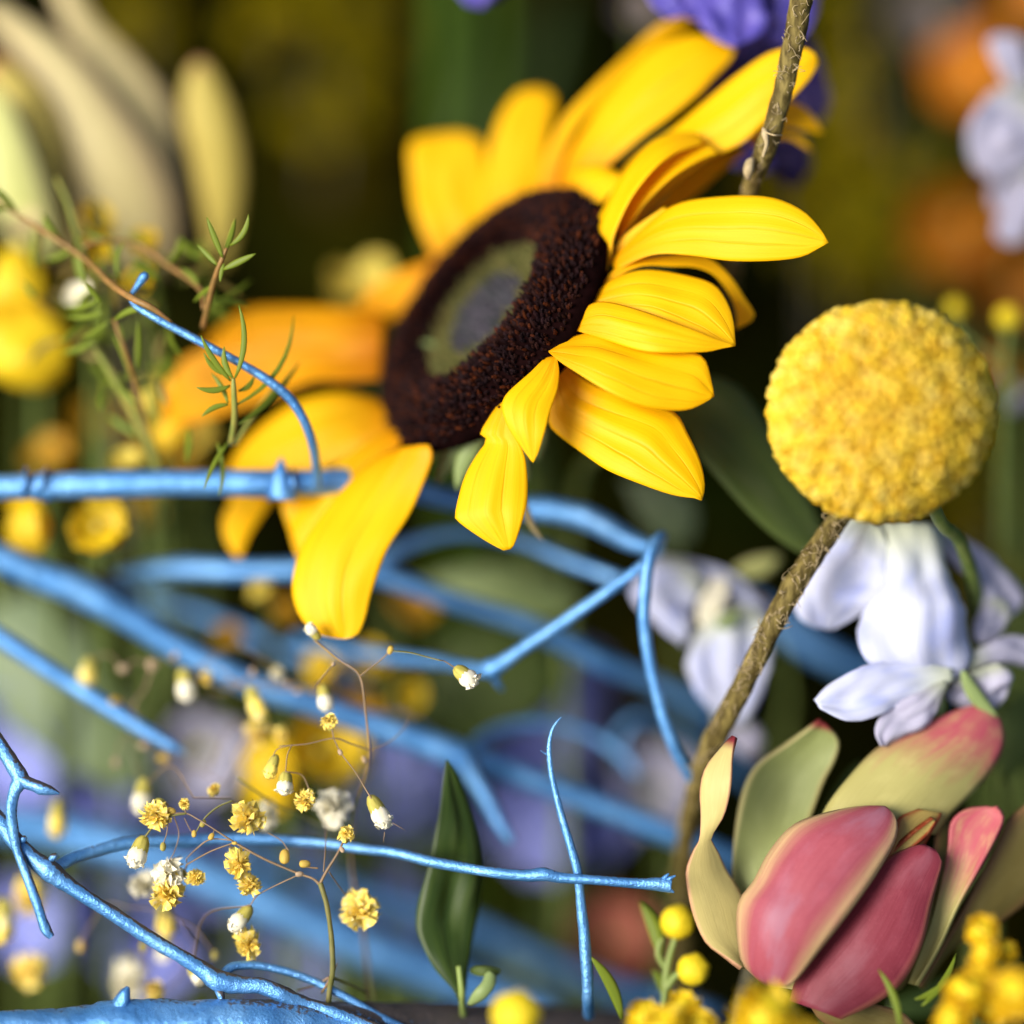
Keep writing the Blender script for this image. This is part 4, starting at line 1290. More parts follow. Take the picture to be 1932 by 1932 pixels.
gy = thing('gypsophila_spray', 'baby\'s breath spray with yellow dyed and white blossoms beside the blue branch', 'baby\'s breath', at('a4', 1370, 1850, .2))
for pts, mat in (
        ([(1330, 2200, .3, 14), (1360, 1900, .3, 15), (1378, 1780, .2, 15), (1372, 1600, .15, 14), (1345, 1420, .1, 14), (1312, 1310, .1, 15)], 'gy_stemg'),
        ([(1312, 1320, .1, 14), (1270, 1285, .1, 10), (1185, 1255, .1, 9), (1010, 1180, .05, 9), (850, 1092, 0, 9)], 'gy_stem'),
        ([(850, 1092, 0, 8), (740, 1020, 0, 6), (650, 965, .05, 6), (590, 935, .1, 6), (510, 935, .1, 5)], 'gy_stem'),
        ([(850, 1092, 0, 6), (720, 1140, .05, 6), (590, 1212, .2, 6)], 'gy_stem'),
        ([(840, 1080, .05, 5), (720, 1075, .1, 5), (640, 1130, .2, 5), (590, 1180, .3, 4)], 'gy_stem'),
        ([(1312, 1310, .1, 13), (1350, 1240, .05, 11), (1400, 1160, .05, 10), (1435, 1090, .1, 8), (1450, 1040, .1, 6)], 'gy_stem'),
        ([(1330, 1250, .05, 5), (1340, 1120, .3, 5), (1345, 980, .9, 4)], 'gy_stem'),
        ([(1205, 1262, .1, 5), (1100, 1310, .15, 5), (980, 1372, .2, 5), (935, 1430, .3, 5)], 'gy_stem'),
        ([(1360, 1250, .05, 5), (1400, 1310, .3, 5), (1445, 1370, .5, 5)], 'gy_stem'),
        ([(1300, 1230, .1, 8), (1250, 1225, .05, 6), (1225, 1215, .05, 5)], 'gy_stem'),
        ([(1280, 0, .5, 8), (1420, 110, .4, 8), (1525, 195, .35, 9), (1555, 380, .4, 9), (1578, 590, .6, 10), (1560, 720, .9, 9), (1505, 900, 1.3, 9), (1478, 1200, 1.7, 11), (1540, 1560, 1.9, 13), (1590, 1950, 2.1, 14)], 'gy_stem'),
        ([(1525, 195, .35, 6), (1620, 120, .35, 5), (1690, 62, .35, 5)], 'gy_stem'),
        ([(1578, 595, .6, 7), (1480, 560, .45, 6), (1385, 530, .3, 6), (1240, 560, .25, 5), (1090, 573, .25, 4)], 'gy_stem'),
        ([(1385, 530, .3, 6), (1375, 480, .3, 6), (1368, 450, .3, 5)], 'gy_stem'),
        ([(1385, 530, .3, 5), (1425, 610, .2, 5), (1500, 710, .1, 5), (1555, 800, .05, 6), (1592, 862, 0, 6)], 'gy_stem'),
        ([(1590, 595, .6, 5), (1690, 545, .7, 4), (1760, 480, .8, 3), (1795, 420, .8, 3)], 'gy_stem'),
        ([(1160, 565, .25, 4), (1135, 620, .2, 4), (1125, 710, .2, 4)], 'gy_stem'),
        ([(1160, 565, .25, 4), (1080, 590, .25, 4), (1055, 640, .25, 4)], 'gy_stem'),
        ([(590, 935, .1, 7), (510, 950, .1, 6), (420, 1000, .1, 6), (365, 1065, .1, 6)], 'gy_stemg'),
        ([(495, 955, .1, 5), (485, 1040, .05, 4), (465, 1100, .05, 4)], 'gy_stem'),
        ([(520, 940, .1, 5), (550, 1040, .2, 4), (530, 1130, .2, 4), (500, 1190, .25, 4)], 'gy_stem'),
        ([(590, 940, .1, 6), (575, 880, .1, 6), (600, 860, .1, 5)], 'gy_stem'),
        ([(640, 1040, .1, 4), (690, 960, .1, 5), (760, 900, .1, 5), (840, 865, .1, 4)], 'gy_stemg'),
        ([(580, 960, .1, 4), (610, 1020, .1, 4), (635, 1050, .1, 4)], 'gy_stem'),
        ([(860, 740, .8, 6), (1000, 840, .9, 6), (1100, 900, 1.1, 6), (1240, 960, 1.3, 6), (1450, 1080, 1.5, 6)], 'gy_stemg'),
        ([(630, 850, .5, 5), (760, 850, .6, 5), (830, 850, .7, 4)], 'gy_stem'),
        ([(1030, 1040, .2, 4), (1100, 1080, .2, 4), (1145, 1140, .15, 4)], 'gy_stem'),
        ([(1280, 270, .6, 4), (1300, 230, .5, 4), (1380, 130, .45, 4)], 'gy_stem'),
        ([(1700, 60, .35, 4), (1800, 70, .2, 4), (1900, 95, .15, 4), (1960, 110, .1, 4)], 'gy_stemg'),
        ([(1320, 1900, .4, 10), (1365, 1830, .25, 12), (1405, 1740, .2, 3)], 'gy_stem'),
        ([(1375, 1820, .3, 9), (1470, 1860, .6, 8), (1560, 1900, .9, 8)], 'gy_stemg'),
        ([(1360, 1820, .3, 12), (1290, 1860, .5, 10), (1190, 1890, .6, 8)], 'gy_stem')):
    gstem(gy, 'a4', pts, mat)
for b in ((1640, 950, 150, 'bud', 'w', 60, 0, .3), (1120, 790, 120, 'bud', 'w', 95, .2, .3), (1045, 700, 115, 'bud', 'y', 110, .25, .3),
          (1230, 870, 120, 'open', 'y', 120, .2, .8), (1380, 890, 175, 'open', 'w', 250, 1.0, 1.0), (925, 965, 170, 'open', 'y', 40, .05, .7),
          (1020, 960, 140, 'open', 'w', 70, 1.3, .5), (430, 950, 160, 'open', 'y', 100, .1, .7), (325, 1165, 165, 'bud', 'w', 110, .05, .4),
          (490, 1260, 165, 'open', 'w', 190, .2, 1.2), (480, 1365, 175, 'open', 'y', 120, .2, 1.0), (645, 1280, 95, 'open', 'y', 0, .2, .9),
          (880, 1215, 145, 'open', 'y', 60, .1, .6), (935, 1325, 120, 'open', 'y', 60, .15, .8), (1525, 1470, 190, 'open', 'y', 80, .55, 1.4),
          (870, 1520, 145, 'bud', 'w', 130, .3, .4), (930, 1640, 140, 'open', 'y', 60, .4, .6),
          (1360, 435, 85, 'open', 'y', 260, .3, .4), (1340, 330, 120, 'bud', 'w', 80, 1.0, .3), (350, 870, 150, 'bud', 'w', 95, 1.5, .3),
          (355, 1315, 150, 'open', 'w', 150, 1.2, .6), (655, 1820, 120, 'bud', 'w', 50, .8, .4),
          (1455, 1040, 75, 'open', 'y', 280, .1, .4), (580, 880, 60, 'open', 'y', 280, .1, .4), (740, 800, 60, 'open', 'y', 300, .6, .4)):
    blossom(gy, 'a4', *b)
for b in ((1120, 1170, 72, 'tiny', 'y', 90, .15), (1228, 1207, 55, 'tiny', 'y', 180, .05), (1200, 1262, 42, 'tiny', 'w', 180, .1),
          (465, 1115, 44, 'tiny', 'g', 90, .05), (632, 1045, 36, 'tiny', 'y', 90, .1), (725, 1060, 38, 'tiny', 'y', 120, 0),
          (1420, 605, 32, 'tiny', 'w', 60, .2), (1550, 645, 36, 'tiny', 'w', 60, .7), (1690, 55, 45, 'tiny', 'y', 290, .35), (1382, 130, 24, 'tiny', 'w', 290, .45),
          (680, 990, 40, 'tiny', 'g', 120, .1), (1430, 1130, 34, 'tiny', 'w', 60, .05), (510, 920, 44, 'tiny', 'y', 200, .1), (850, 1095, 28, 'tiny', 'y', 0, 0)):
    blossom(gy, 'a4', *b)
blossom(gy, 'a5', 760, 545, 125, 'bud', 'w', 40, .1, .3)
blossom(gy, 'a5', 20, 315, 85, 'bud', 'w', 230, .5, .3)
for x0, y0, x1, y1 in ((1700, 985, 1770, 1025), (1660, 1035, 1652, 1090)):
    gstem(gy, 'a4', [(x0, y0, -.1, 3), ((x0 + x1) / 2, (y0 + y1) / 2, -.12, 2.4), (x1, y1, -.1, 1)], 'gy_stem', 'stamen')

gy2 = thing('gypsophila_spray', 'softly blurred baby\'s breath spray above the long slanting blue branch', 'baby\'s breath', at('a4', 380, 480, 2.2))
for pts in ([(560, 800, 2.6, 6), (430, 560, 2.4, 6), (310, 370, 2.2, 7), (370, 260, 2.2, 8), (405, 150, 2.2, 8)],
            [(405, 150, 2.2, 5), (320, 110, 2.2, 5), (250, 155, 2.2, 5)], [(405, 150, 2.2, 5), (470, 110, 2.2, 5), (530, 90, 2.2, 5)],
            [(310, 370, 2.2, 5), (250, 330, 2.3, 5), (205, 330, 2.3, 5)], [(530, 120, 2.2, 4), (560, 160, 2.2, 4), (590, 200, 2.2, 4)],
            [(560, 800, 2.6, 5), (620, 700, 2.4, 5), (800, 780, 2, 5)],
            [(430, 560, 2.4, 4), (260, 520, 2.3, 4), (210, 660, 2.3, 4)], [(260, 520, 2.3, 4), (340, 740, 2.1, 4), (350, 800, 1.8, 4)],
            [(430, 640, 2.2, 4), (520, 720, 2.3, 4), (560, 790, 2.5, 4)]):
    gstem(gy2, 'a4', pts)
for b in ((590, 265, 160, 'bud', 'w', 80, 2.0, .3), (60, 190, 140, 'bud', 'y', 95, 2.4, .3), (970, 365, 140, 'bud', 'y', 70, 1.7, .3),
          (975, 520, 150, 'open', 'y', 80, 2.6, .5), (1080, 190, 70, 'open', 'w', 90, 2.2, .3), (700, 210, 70, 'open', 'y', 90, 2.1, .3),
          (1100, 520, 80, 'open', 'y', 90, 1.8, .3)):
    blossom(gy2, 'a4', *b)
for b in ((250, 155, 60, 'tiny', 'w', 180, 2.2), (405, 135, 65, 'tiny', 'w', 270, 2.2), (530, 85, 40, 'tiny', 'w', 300, 2.2), (205, 330, 55, 'tiny', 'y', 180, 2.3),
          (360, 570, 50, 'tiny', 'w', 0, 2.2), (470, 635, 60, 'tiny', 'y', 0, 2.2), (212, 660, 50, 'tiny', 'w', 90, 2.3), (950, 170, 45, 'tiny', 'w', 270, 2.0),
          (1140, 240, 40, 'tiny', 'w', 0, 2.0), (1190, 275, 40, 'tiny', 'w', 0, 2.0)):
    blossom(gy2, 'a4', *b)

gy3 = thing('gypsophila_spray', 'baby\'s breath spray low behind the forked blue branch', 'baby\'s breath', at('a4', 560, 1700, 1.8))
for pts in ([(270, 1440, 1.6, 5), (420, 1455, 1.5, 6), (550, 1510, 1.4, 7), (640, 1560, 1.4, 6), (740, 1690, 1.4, 4)],
            [(550, 1510, 1.4, 5), (620, 1620, 1.6, 5), (640, 1640, 1.7, 4)], [(360, 1900, 1.8, 4), (370, 1780, 1.6, 4), (360, 1660, 1.5, 4)],
            [(470, 1480, 1.5, 4), (455, 1560, 1.6, 4)], [(640, 1640, 1.7, 4), (560, 1800, 2.4, 5), (420, 1950, 2.6, 6), (360, 2250, 3, 7)]):
    gstem(gy3, 'a4', pts)
for b in ((480, 1530, 150, 'bud', 'y', 80, 1.9, .4), (470, 1690, 110, 'bud', 'w', 100, 2.4, .3), (290, 1850, 190, 'open', 'w', 90, 3.2, .6),
          (-105, 950 + 40, 150, 'bud', 'y', 90, 2.4, .4), (-260, 1080 + 320, 170, 'open', 'y', 90, 3.2, .8), (420, 1880, 100, 'open', 'y', 270, 1.6, .4)):
    blossom(gy3, 'a4', *b)
for b in ((745, 1700, 50, 'tiny', 'g', 90, 1.4), (360, 1655, 60, 'tiny', 'g', 270, 1.5), (20, 1650, 60, 'tiny', 'y', 90, 2)):
    blossom(gy3, 'a4', *b)
blossom(gy3, 'a6', 20, 1200, 260, 'bud', 'y', 90, 2.2, .4)
blossom(gy3, 'a6', 220, 1540, 250, 'open', 'y', 90, 3.0, .9)


def back(v):
    """Plan point (x, y, depth) of a place in the bouquet."""
    d = v.y / CM
    k = UNIT * (DIST + d) / DIST * CM
    return v.x / k + 966, 966 - v.z / k, d


for t in (gy, gy2, gy3):       # a fine stalk joins every blossom to its spray
    for foot, ax in BASES[t.name]:
        near = min(SAMPLES[t.name], key=lambda p: (p - foot).length_squared)
        gap = (near - foot).length
        if gap < .0004 or gap > .016:
            continue
        mid = (near + foot) / 2 - ax.normalized() * gap * .28
        pts = [back(foot) + (1.5,), back(mid) + (1.2,), back(near) + (1.3,)]
        tube('pedicel', M['gy_stem'], t, 'I', pts, sides=6, seg=10, rough=.2)

# ------------------------------------------------------------------ fine leaved sprig, left
sp = thing('leafy_sprig', 'fine leaved green sprig with reddish stem in front of the pale protea', 'sprig', at('b1', 600, 620, .9))
for mat, pts in (('sprig', [(-60, 140, 1.6, 14), (120, 260, 1.5, 14), (450, 470, 1.4, 20), (660, 620, 1.2, 22), (850, 800, .6, 26), (1000, 900, .2, 27), (1150, 975, .12, 24), (1300, 1080, .25, 10)]),
                 ('sprig_g', [(430, 0, 2.2, 18), (520, 200, 2.0, 20), (580, 420, 1.8, 24), (660, 620, 1.3, 20)]),
                 ('sprig', [(1530, 1120, .9, 22), (1570, 950, .7, 22), (1610, 780, .5, 20), (1660, 640, .35, 18), (1710, 520, .3, 12)]),
                 ('sprig_g', [(1745, 2000, .9, 24), (1770, 1800, .5, 24), (1765, 1600, .3, 22), (1760, 1500, .25, 14)]),
                 ('sprig_g', [(700, 1240, 1.6, 26), (860, 1500, 1.8, 34), (1010, 1760, 2.0, 40), (1130, 2000, 2.2, 42), (1280, 2400, 2.6, 42)]),
                 ('sprig', [(860, 1060, 1.2, 14), (930, 1260, 1.2, 16), (1000, 1480, 1.4, 16), (1060, 1700, 1.6, 16), (1130, 1950, 2, 16)]),
                 ('sprig', [(600, 560, 1.6, 18), (700, 480, 1.6, 18), (1000, 480, 1.8, 18), (1250, 640, 1.6, 20), (1500, 820, 1.2, 18), (1540, 980, .9, 18)]),
                 ('sprig_g', [(1780, 2000, 1.0, 16), (1900, 1800, 1.2, 18), (2080, 1560, 1.4, 12)])):
    tube('stem', M[mat], sp, 'b1', pts, sides=8, rough=.1)
for a, b, w, d0, d1 in (
        ((1680, 590), (1575, 320), 56, .3, .25), ((1690, 560), (1765, 330), 50, .35, .5), ((1740, 500), (1862, 290), 56, .3, .2), ((1690, 680), (1905, 575), 66, .3, .2),
        ((1640, 650), (1505, 510), 50, .4, .5), ((1690, 640), (1665, 760), 36, .3, .3), ((1620, 940), (1850, 960), 60, .9, 1.3), ((1600, 800), (1480, 910), 40, .6, .9), ((1560, 960), (1860, 780), 40, 1.1, 1.8),
        ((1775, 1500), (1800, 1010), 56, .2, .1), ((1755, 1500), (1700, 1290), 60, .2, .2), ((1740, 1520), (1540, 1215), 54, .25, .1), ((1735, 1560), (1510, 1570), 60, .3, .2),
        ((1720, 1700), (1545, 1780), 52, .4, .35), ((1720, 1690), (1610, 1490), 46, .4, .5), ((1730, 1480), (1560, 1330), 50, .3, .2), ((1800, 1600), (1905, 1500), 50, .4, .5),
        ((1790, 1700), (2170, 1105), 46, .4, .9), ((1800, 1850), (2210, 1430), 66, .6, 1.2), ((1720, 1990), (1560, 2300), 44, .8, .5), ((1640, 1990), (1650, 2350), 44, .9, .7),
        ((740, 900), (520, 960), 50, .9, 1.3), ((760, 930), (650, 800), 50, .8, .7), ((870, 1060), (1135, 990), 66, .8, .4), ((780, 1000), (530, 1030), 56, 1.0, 1.4), ((700, 1230), (500, 1300), 60, 1.4, 1.7),
        ((900, 760), (935, 500), 46, 1.1, 1.2), ((600, 760), (570, 500), 66, 1.5, 1.6), ((640, 800), (600, 560), 56, 1.3, 1.3), ((930, 1260), (850, 1080), 46, 1.2, 1.2), ((1030, 1440), (1040, 1100), 46, 1.4, 1.1),
        ((980, 1480), (860, 1200), 46, 1.4, 1.3), ((120, 240), (-40, 60), 60, 1.5, 1.2), ((60, 220), (-60, 240), 50, 1.5, 1.4), ((840, 480), (620, 400), 50, 1.8, 2), ((450, 470), (340, 280), 60, 1.4, 1.6),
        ((660, 620), (860, 720), 50, 1.2, 1.0), ((1250, 640), (1340, 460), 50, 1.6, 1.8), ((1500, 820), (1380, 690), 56, 1.2, 1.4), ((1180, 1840), (1120, 1560), 50, 1.8, 1.8), ((1040, 1700), (900, 1560), 50, 1.6, 1.8),
        ((560, 520), (360, 600), 60, 1.7, 2.0), ((820, 1080), (640, 1180), 50, 1.1, 1.4), ((1380, 1330), (1300, 1180), 40, 1.4, 1.2)):
    b = (a[0] + (b[0] - a[0]) * 1.12, a[1] + (b[1] - a[1]) * 1.12)
    needle('leaf', M['needle'], sp, 'b1', a, b, w * .72, d0, d1, random.uniform(-.14, .16))
for k in range(60):
    x, y = random.choice(((random.uniform(250, 1000), random.uniform(350, 1250)), (random.uniform(750, 1500), random.uniform(950, 1900)), (random.uniform(900, 1600), random.uniform(500, 900))))
    an = random.uniform(0, 6.28)
    le = random.uniform(160, 300)
    d = random.uniform(1.5, 3.4)
    needle('leaf', M['needle' if k % 3 else 'sprig_lf'], sp, 'b1', (x, y), (x + le * math.cos(an), y + le * math.sin(an)), random.uniform(34, 56), d, d + random.uniform(-.3, .5), random.uniform(-.14, .16))

# ------------------------------------------------------------------ pale protea bud, upper left
pr = thing('protea_bud', 'large pale cream and lime protea bud out of focus behind the sprig', 'protea', at('a1', 600, 1350, 6))


def pb(mat, L, Rr, dl, dr=None, **kw):
    kw.setdefault('bulge', .18)
    kw['seed'] = len(pr.children)
    return sheet('bract', M[mat], pr, 'a1', L, Rr, dl, dr, thick=.0006, m=12, n=20, wave=.03, **kw)


pb('pale_yl', [(1150, 1420), (1090, 1100), (1040, 850), (985, 620), (1005, 420), (1060, 330)], [(1230, 1420), (1290, 1150), (1310, 880), (1255, 600), (1150, 390), (1090, 330)], (6.2, 5.8, 5.6))
pb('pale_br', [(820, 1450), (850, 1150), (800, 850), (640, 600), (480, 350), (330, 80), (250, -150)], [(960, 1420), (1000, 1150), (990, 900), (900, 550), (700, 300), (500, 100), (380, -150)], (6.6, 6.4, 6.2), bulge=.15)
pb('pale_br', [(420, 1420), (380, 1100), (330, 800), (240, 520), (60, 250), (-120, 50)], [(960, 1440), (970, 1150), (880, 900), (700, 640), (400, 280), (0, 20)], (6.4, 5.8, 5.8, 6.0), bulge=.16)
pb('pale_yl', [(300, 1380), (180, 1050), (90, 800), (0, 550), (-100, 380)], [(430, 1400), (380, 1050), (330, 750), (200, 480), (0, 300)], (5.6, 5.4, 5.5), bulge=.1)
pb('pale_gr', [(120, 1380), (0, 1150), (-80, 900), (-100, 650), (-80, 500)], [(310, 1380), (270, 1130), (190, 850), (80, 600), (-20, 480)], (5.0, 4.8, 4.9), bulge=.15)
pb('olive_br', [(300, 1400), (250, 1250), (300, 1100)], [(1000, 1480), (990, 1350), (930, 1200)], (7.0, 7.0, 7.0), bulge=.1)
tube('stem', M['stem_dk'], pr, 'a1', [(680, 1300, 7, 120), (700, 1500, 7.4, 80), (700, 2000, 8.5, 60), (650, 3000, 10, 60)], sides=12)

# ------------------------------------------------------------------ cup shaped yellow, amber, orange, lilac flowers
PET = {}


def cup_petal(mat, var):
    key = (mat, var)
    if key in PET:
        return PET[key]
    rnd = random.Random(var * 5 + 1)
    V, FC, UV = [], [], []
    n, m = 8, 8
    cup = (.55, .25, .8)[var % 3]
    for i in range(n + 1):
        t = i / n
        w = .60 * math.sqrt(max(0.0, 1 - ((t - .62) / (.62 if t < .62 else .40)) ** 2)) + .05
        if i == n:
            w = .16
        for j in range(m + 1):
            u = j / m * 2 - 1
            z = cup * t * t + .22 * u * u * w + .05 * mnoise.noise(Vector((u * 2, t * 3, var * 3.3)))
            V.append((t * (1 - .12 * u * u), u * w, z))
            UV.append((j / m, t))
    for i in range(n):
        for j in range(m):
            a = i * (m + 1) + j
            FC.append((a, a + 1, a + m + 2, a + m + 1))
    me = bpy.data.meshes.new('petal')
    me.from_pydata(V, [], FC)
    uv = me.uv_layers.new(name='UVMap')
    vi = [0] * len(me.loops)
    me.loops.foreach_get('vertex_index', vi)
    uv.data.foreach_set('uv', [c for i in vi for c in UV[i]])
    me.polygons.foreach_set('use_smooth', [True] * len(me.polygons))
    me.materials.append(M[mat])
    PET[key] = me
    return me


CF = [0]


def cup_flower(name, label, cat_, fr, x, y, d, rad, mat, ang=270, tilt=1.0, npet=5, group=None, stem=True, centre=True, var=None):
    CF[0] += 1
    k = CF[0]
    base = at(fr, x, y, d)
    t = thing(name, label, cat_, base, group)
    a = R(ang)
    ax = Vector((math.cos(a), -tilt, -math.sin(a))).normalized()
    q = ax.to_track_quat('Z', 'Y').to_matrix()
    s = px(fr, rad, d)
    for i in range(npet):
        rot = (q @ Matrix.Rotation(2 * math.pi * i / npet + k * .9 + random.gauss(0, .08), 3, 'Z')).to_euler()
        o = link('petal', cup_petal(mat, (k if var is None else var) + i % 2), t, (0, 0, 0), rot, s * random.uniform(.9, 1.1))
        md = o.modifiers.new('thickness', 'SOLIDIFY')
        md.thickness = .0003
        md.offset = 0
    if centre:
        link('centre', bead_mesh('gy_calyx'), t, ax * s * .12, q.to_euler(), s * .16)
    if stem:
        p0 = base - ax * s * .05
        tube_pts = []
        ox, oy, kk = F[fr]
        X, Y = ox + kk * x, oy + kk * y
        tube('stem', M['stem_g'], t, 'I', [(X, Y, d + .1, 7), (X + 12, Y + 60, d + .9, 8), (X + 25, Y + 260, d + 2.6, 9), (X + 30, Y + 900, d + 5, 10)], sides=6)
    return t


Y = 'small yellow flowers scattered through the bouquet'
cup_flower('yellow_blossom', 'yellow cup blossom showing its round face below level blue branch', 'yellow flower', 'a2', 520, 1600, 2.8, 165, 'yel', 300, 3.0, 6, Y, var=0)
cup_flower('yellow_blossom', 'yellow cup blossom seen from its side under the level blue branch', 'yellow flower', 'a2', 230, 1540, 3.4, 190, 'yel', 160, .8, 6, Y, var=2)
cup_flower('yellow_blossom', 'pale yellow blossom peeping over the level blue branch', 'yellow flower', 'a2', 680, 1270, 3.0, 105, 'yelp', 270, .6, 5, Y)
cup_flower('yellow_blossom', 'amber blossom above the end of the level blue branch', 'yellow flower', 'a2', 260, 1240, 6.5, 130, 'amber', 270, .8, 5, Y)
cup_flower('yellow_blossom', 'dim amber blossom in the dark left of the green shoot', 'yellow flower', 'a2', 520, 1080, 9, 130, 'amber', 270, 1, 5, Y)
cup_flower('yellow_blossom', 'yellow blossom under the curved orange sunflower petal', 'yellow flower', 'a2', 860, 880, 4.6, 120, 'yelp', 200, 1, 5, Y)
cup_flower('yellow_blossom', 'yellow blossom behind the lower needle leaves of the sprig', 'yellow flower', 'a2', 1050, 1120, 4.8, 150, 'yelp', 240, 1, 5, Y)
cup_flower('yellow_blossom', 'golden blossom between the thick green shoot and sunflower petals', 'yellow flower', 'a2', 870, 1170, 4.6, 130, 'yel', 260, 1, 5, Y)
cup_flower('yellow_blossom', 'amber blossom low behind the level blue branch and sprig', 'yellow flower', 'a2', 1000, 1250, 5.6, 110, 'amber', 260, 1, 5, Y)
cup_flower('yellow_blossom', 'yellow blossom behind the small hooked blue twig tip', 'yellow flower', 'b1', 1050, 790, 2.4, 150, 'yel', 250, 1.6, 5, Y)
cup_flower('yellow_blossom', 'yellow blossom in front of the protea, above the hooked twig', 'yellow flower', 'b1', 1110, 510, 3.2, 130, 'yel', 250, 1.4, 5, Y)
cup_flower('yellow_blossom', 'yellow blossom at the foot of the pale protea bud', 'yellow flower', 'b1', 700, 330, 3.4, 170, 'yel', 330, .9, 5, Y)
cup_flower('yellow_blossom', 'yellow blossom where the two sprig stems meet', 'yellow flower', 'b1', 690, 520, 3.0, 130, 'yel', 40, 1.2, 5, Y)
cup_flower('yellow_blossom', 'pale pinkish yellow blossom behind the sprig leaves', 'yellow flower', 'b1', 610, 900, 2.6, 120, 'gy_w', 250, 1.4, 5, Y)
cup_flower('yellow_blossom', 'pale cream blossom over the stem near the protea', 'yellow flower', 'b1', 200, 360, 3.8, 130, 'pale_br', 250, 1.4, 5, Y)
cup_flower('yellow_blossom', 'round yellow blossom beside the far edge of the sunflower disc', 'yellow flower', 'I', 680, 552, 6.5, 62, 'yelp', 270, .8, 6, Y)
cup_flower('yellow_blossom', 'yellow blossom over the curve of long slanting blue branch', 'yellow flower', 'a4', 1570, 160, 4.9, 125, 'yel', 280, .9, 5, Y)
cup_flower('yellow_blossom', 'round yellow blossom right of the thin forked stem', 'yellow flower', 'a4', 1750, 290, 4.9, 125, 'yel', 10, 1.2, 5, Y)
cup_flower('yellow_blossom', 'yellow blossom behind the white bud above slanting branch', 'yellow flower', 'a4', 1340, 190, 4.9, 115, 'yel', 220, 1.0, 5, Y)
cup_flower('yellow_blossom', 'amber blossom amid the yellow cluster over slanting branch', 'yellow flower', 'a4', 1530, 310, 5.2, 140, 'amber', 100, 1.0, 5, Y)
cup_flower('yellow_blossom', 'big yellow blossom behind the hanging white buds', 'yellow flower', 'a4', 1090, 740, 4.6, 210, 'yel', 200, 1.2, 6, Y)
cup_flower('yellow_blossom', 'golden blossom below slanting branch behind baby\'s breath', 'yellow flower', 'a4', 1300, 590, 4.8, 200, 'yel', 320, 1.2, 6, Y)
cup_flower('yellow_blossom', 'pale yellow blossom under slanting branch near dark leaf tip', 'yellow flower', 'a4', 1420, 660, 5.2, 130, 'yelp', 20, 1.2, 5, Y)
cup_flower('yellow_blossom', 'amber blossom just above the slanting blue branch', 'yellow flower', 'a3', 1220, 550, 5.0, 95, 'amber', 270, 1.0, 5, Y)
cup_flower('yellow_blossom', 'yellow green blossom left of drooping sunflower petal tip', 'yellow flower', 'a3', 1420, 270, 4.2, 90, 'yelp', 200, 1.0, 5, Y)
cup_flower('yellow_blossom', 'amber blossom right of drooping sunflower petal tip', 'yellow flower', 'a5', 470, 230, 6.0, 120, 'amber', 300, 1.0, 5, Y)
cup_flower('yellow_blossom', 'amber blossom under the drooping sunflower petal', 'yellow flower', 'a3', 1540, 430, 5.4, 100, 'amber', 270, 1.0, 5, Y)
cup_flower('yellow_blossom', 'dim amber blossom between the two blue branches below', 'yellow flower', 'a2', 760, 1530, 6, 110, 'amber', 300, 1.0, 5, Y)
# big soft yellow flower at the left edge
yf = thing('yellow_blossom', 'large soft yellow flower at the edge beside the sprig', 'yellow flower', at('a2', 80, 480, 5), Y)
for L, Rr, dl, mt in (([(-80, 500), (-60, 300), (0, 130), (80, 90)], [(200, 480), (240, 300), (190, 170), (120, 90)], (4.8, 4.6, 4.8), 'yel'),
                      ([(-80, 430), (-120, 620), (-60, 760), (80, 830)], [(300, 420), (370, 560), (350, 760), (250, 850)], (4.6, 4.2, 4.4), 'yel'),
                      ([(-150, 300), (-250, 500), (-200, 700)], [(60, 350), (20, 500), (0, 650)], (5.2, 5.2, 5.2), 'amber')):
    sheet('petal', M[mt], yf, 'a2', L, Rr, dl, bulge=.2, wave=.1)
tube('stem', M['stem_g'], yf, 'a2', [(80, 480, 5, 20), (120, 800, 7, 24), (150, 1600, 10, 26), (150, 4500, 13, 26)], sides=8)

O = 'orange flowers blurred behind the white blossom'
for x, y, d, r_, ang, l in ((1190, 430, 13, 270, 200, 'orange flower blurred behind the white edge blossom'), (1060, 1180, 12, 300, 120, 'orange flower blurred over the yellow ball flower'),
                            (1340, 1440, 12, 260, 90, 'orange flower blurred above the green buttons'), (1400, 90, 14, 220, 270, 'orange flower blurred over the white edge blossom')):
    cup_flower('orange_flower', l, 'orange flower', 'a8', x, y, d, r_, 'orange', ang, 1.2, 7, O)
cup_flower('orange_flower', 'orange flower peeping past the right side of yellow ball', 'orange flower', '7', 1760, 520, 7, 110, 'orange', 180, 1.2, 5, O)
cup_flower('orange_flower', 'small orange flower right of the green buttons stem', 'orange flower', '7', 1900, 620, 8, 130, 'orange', 180, 1.2, 5, O)

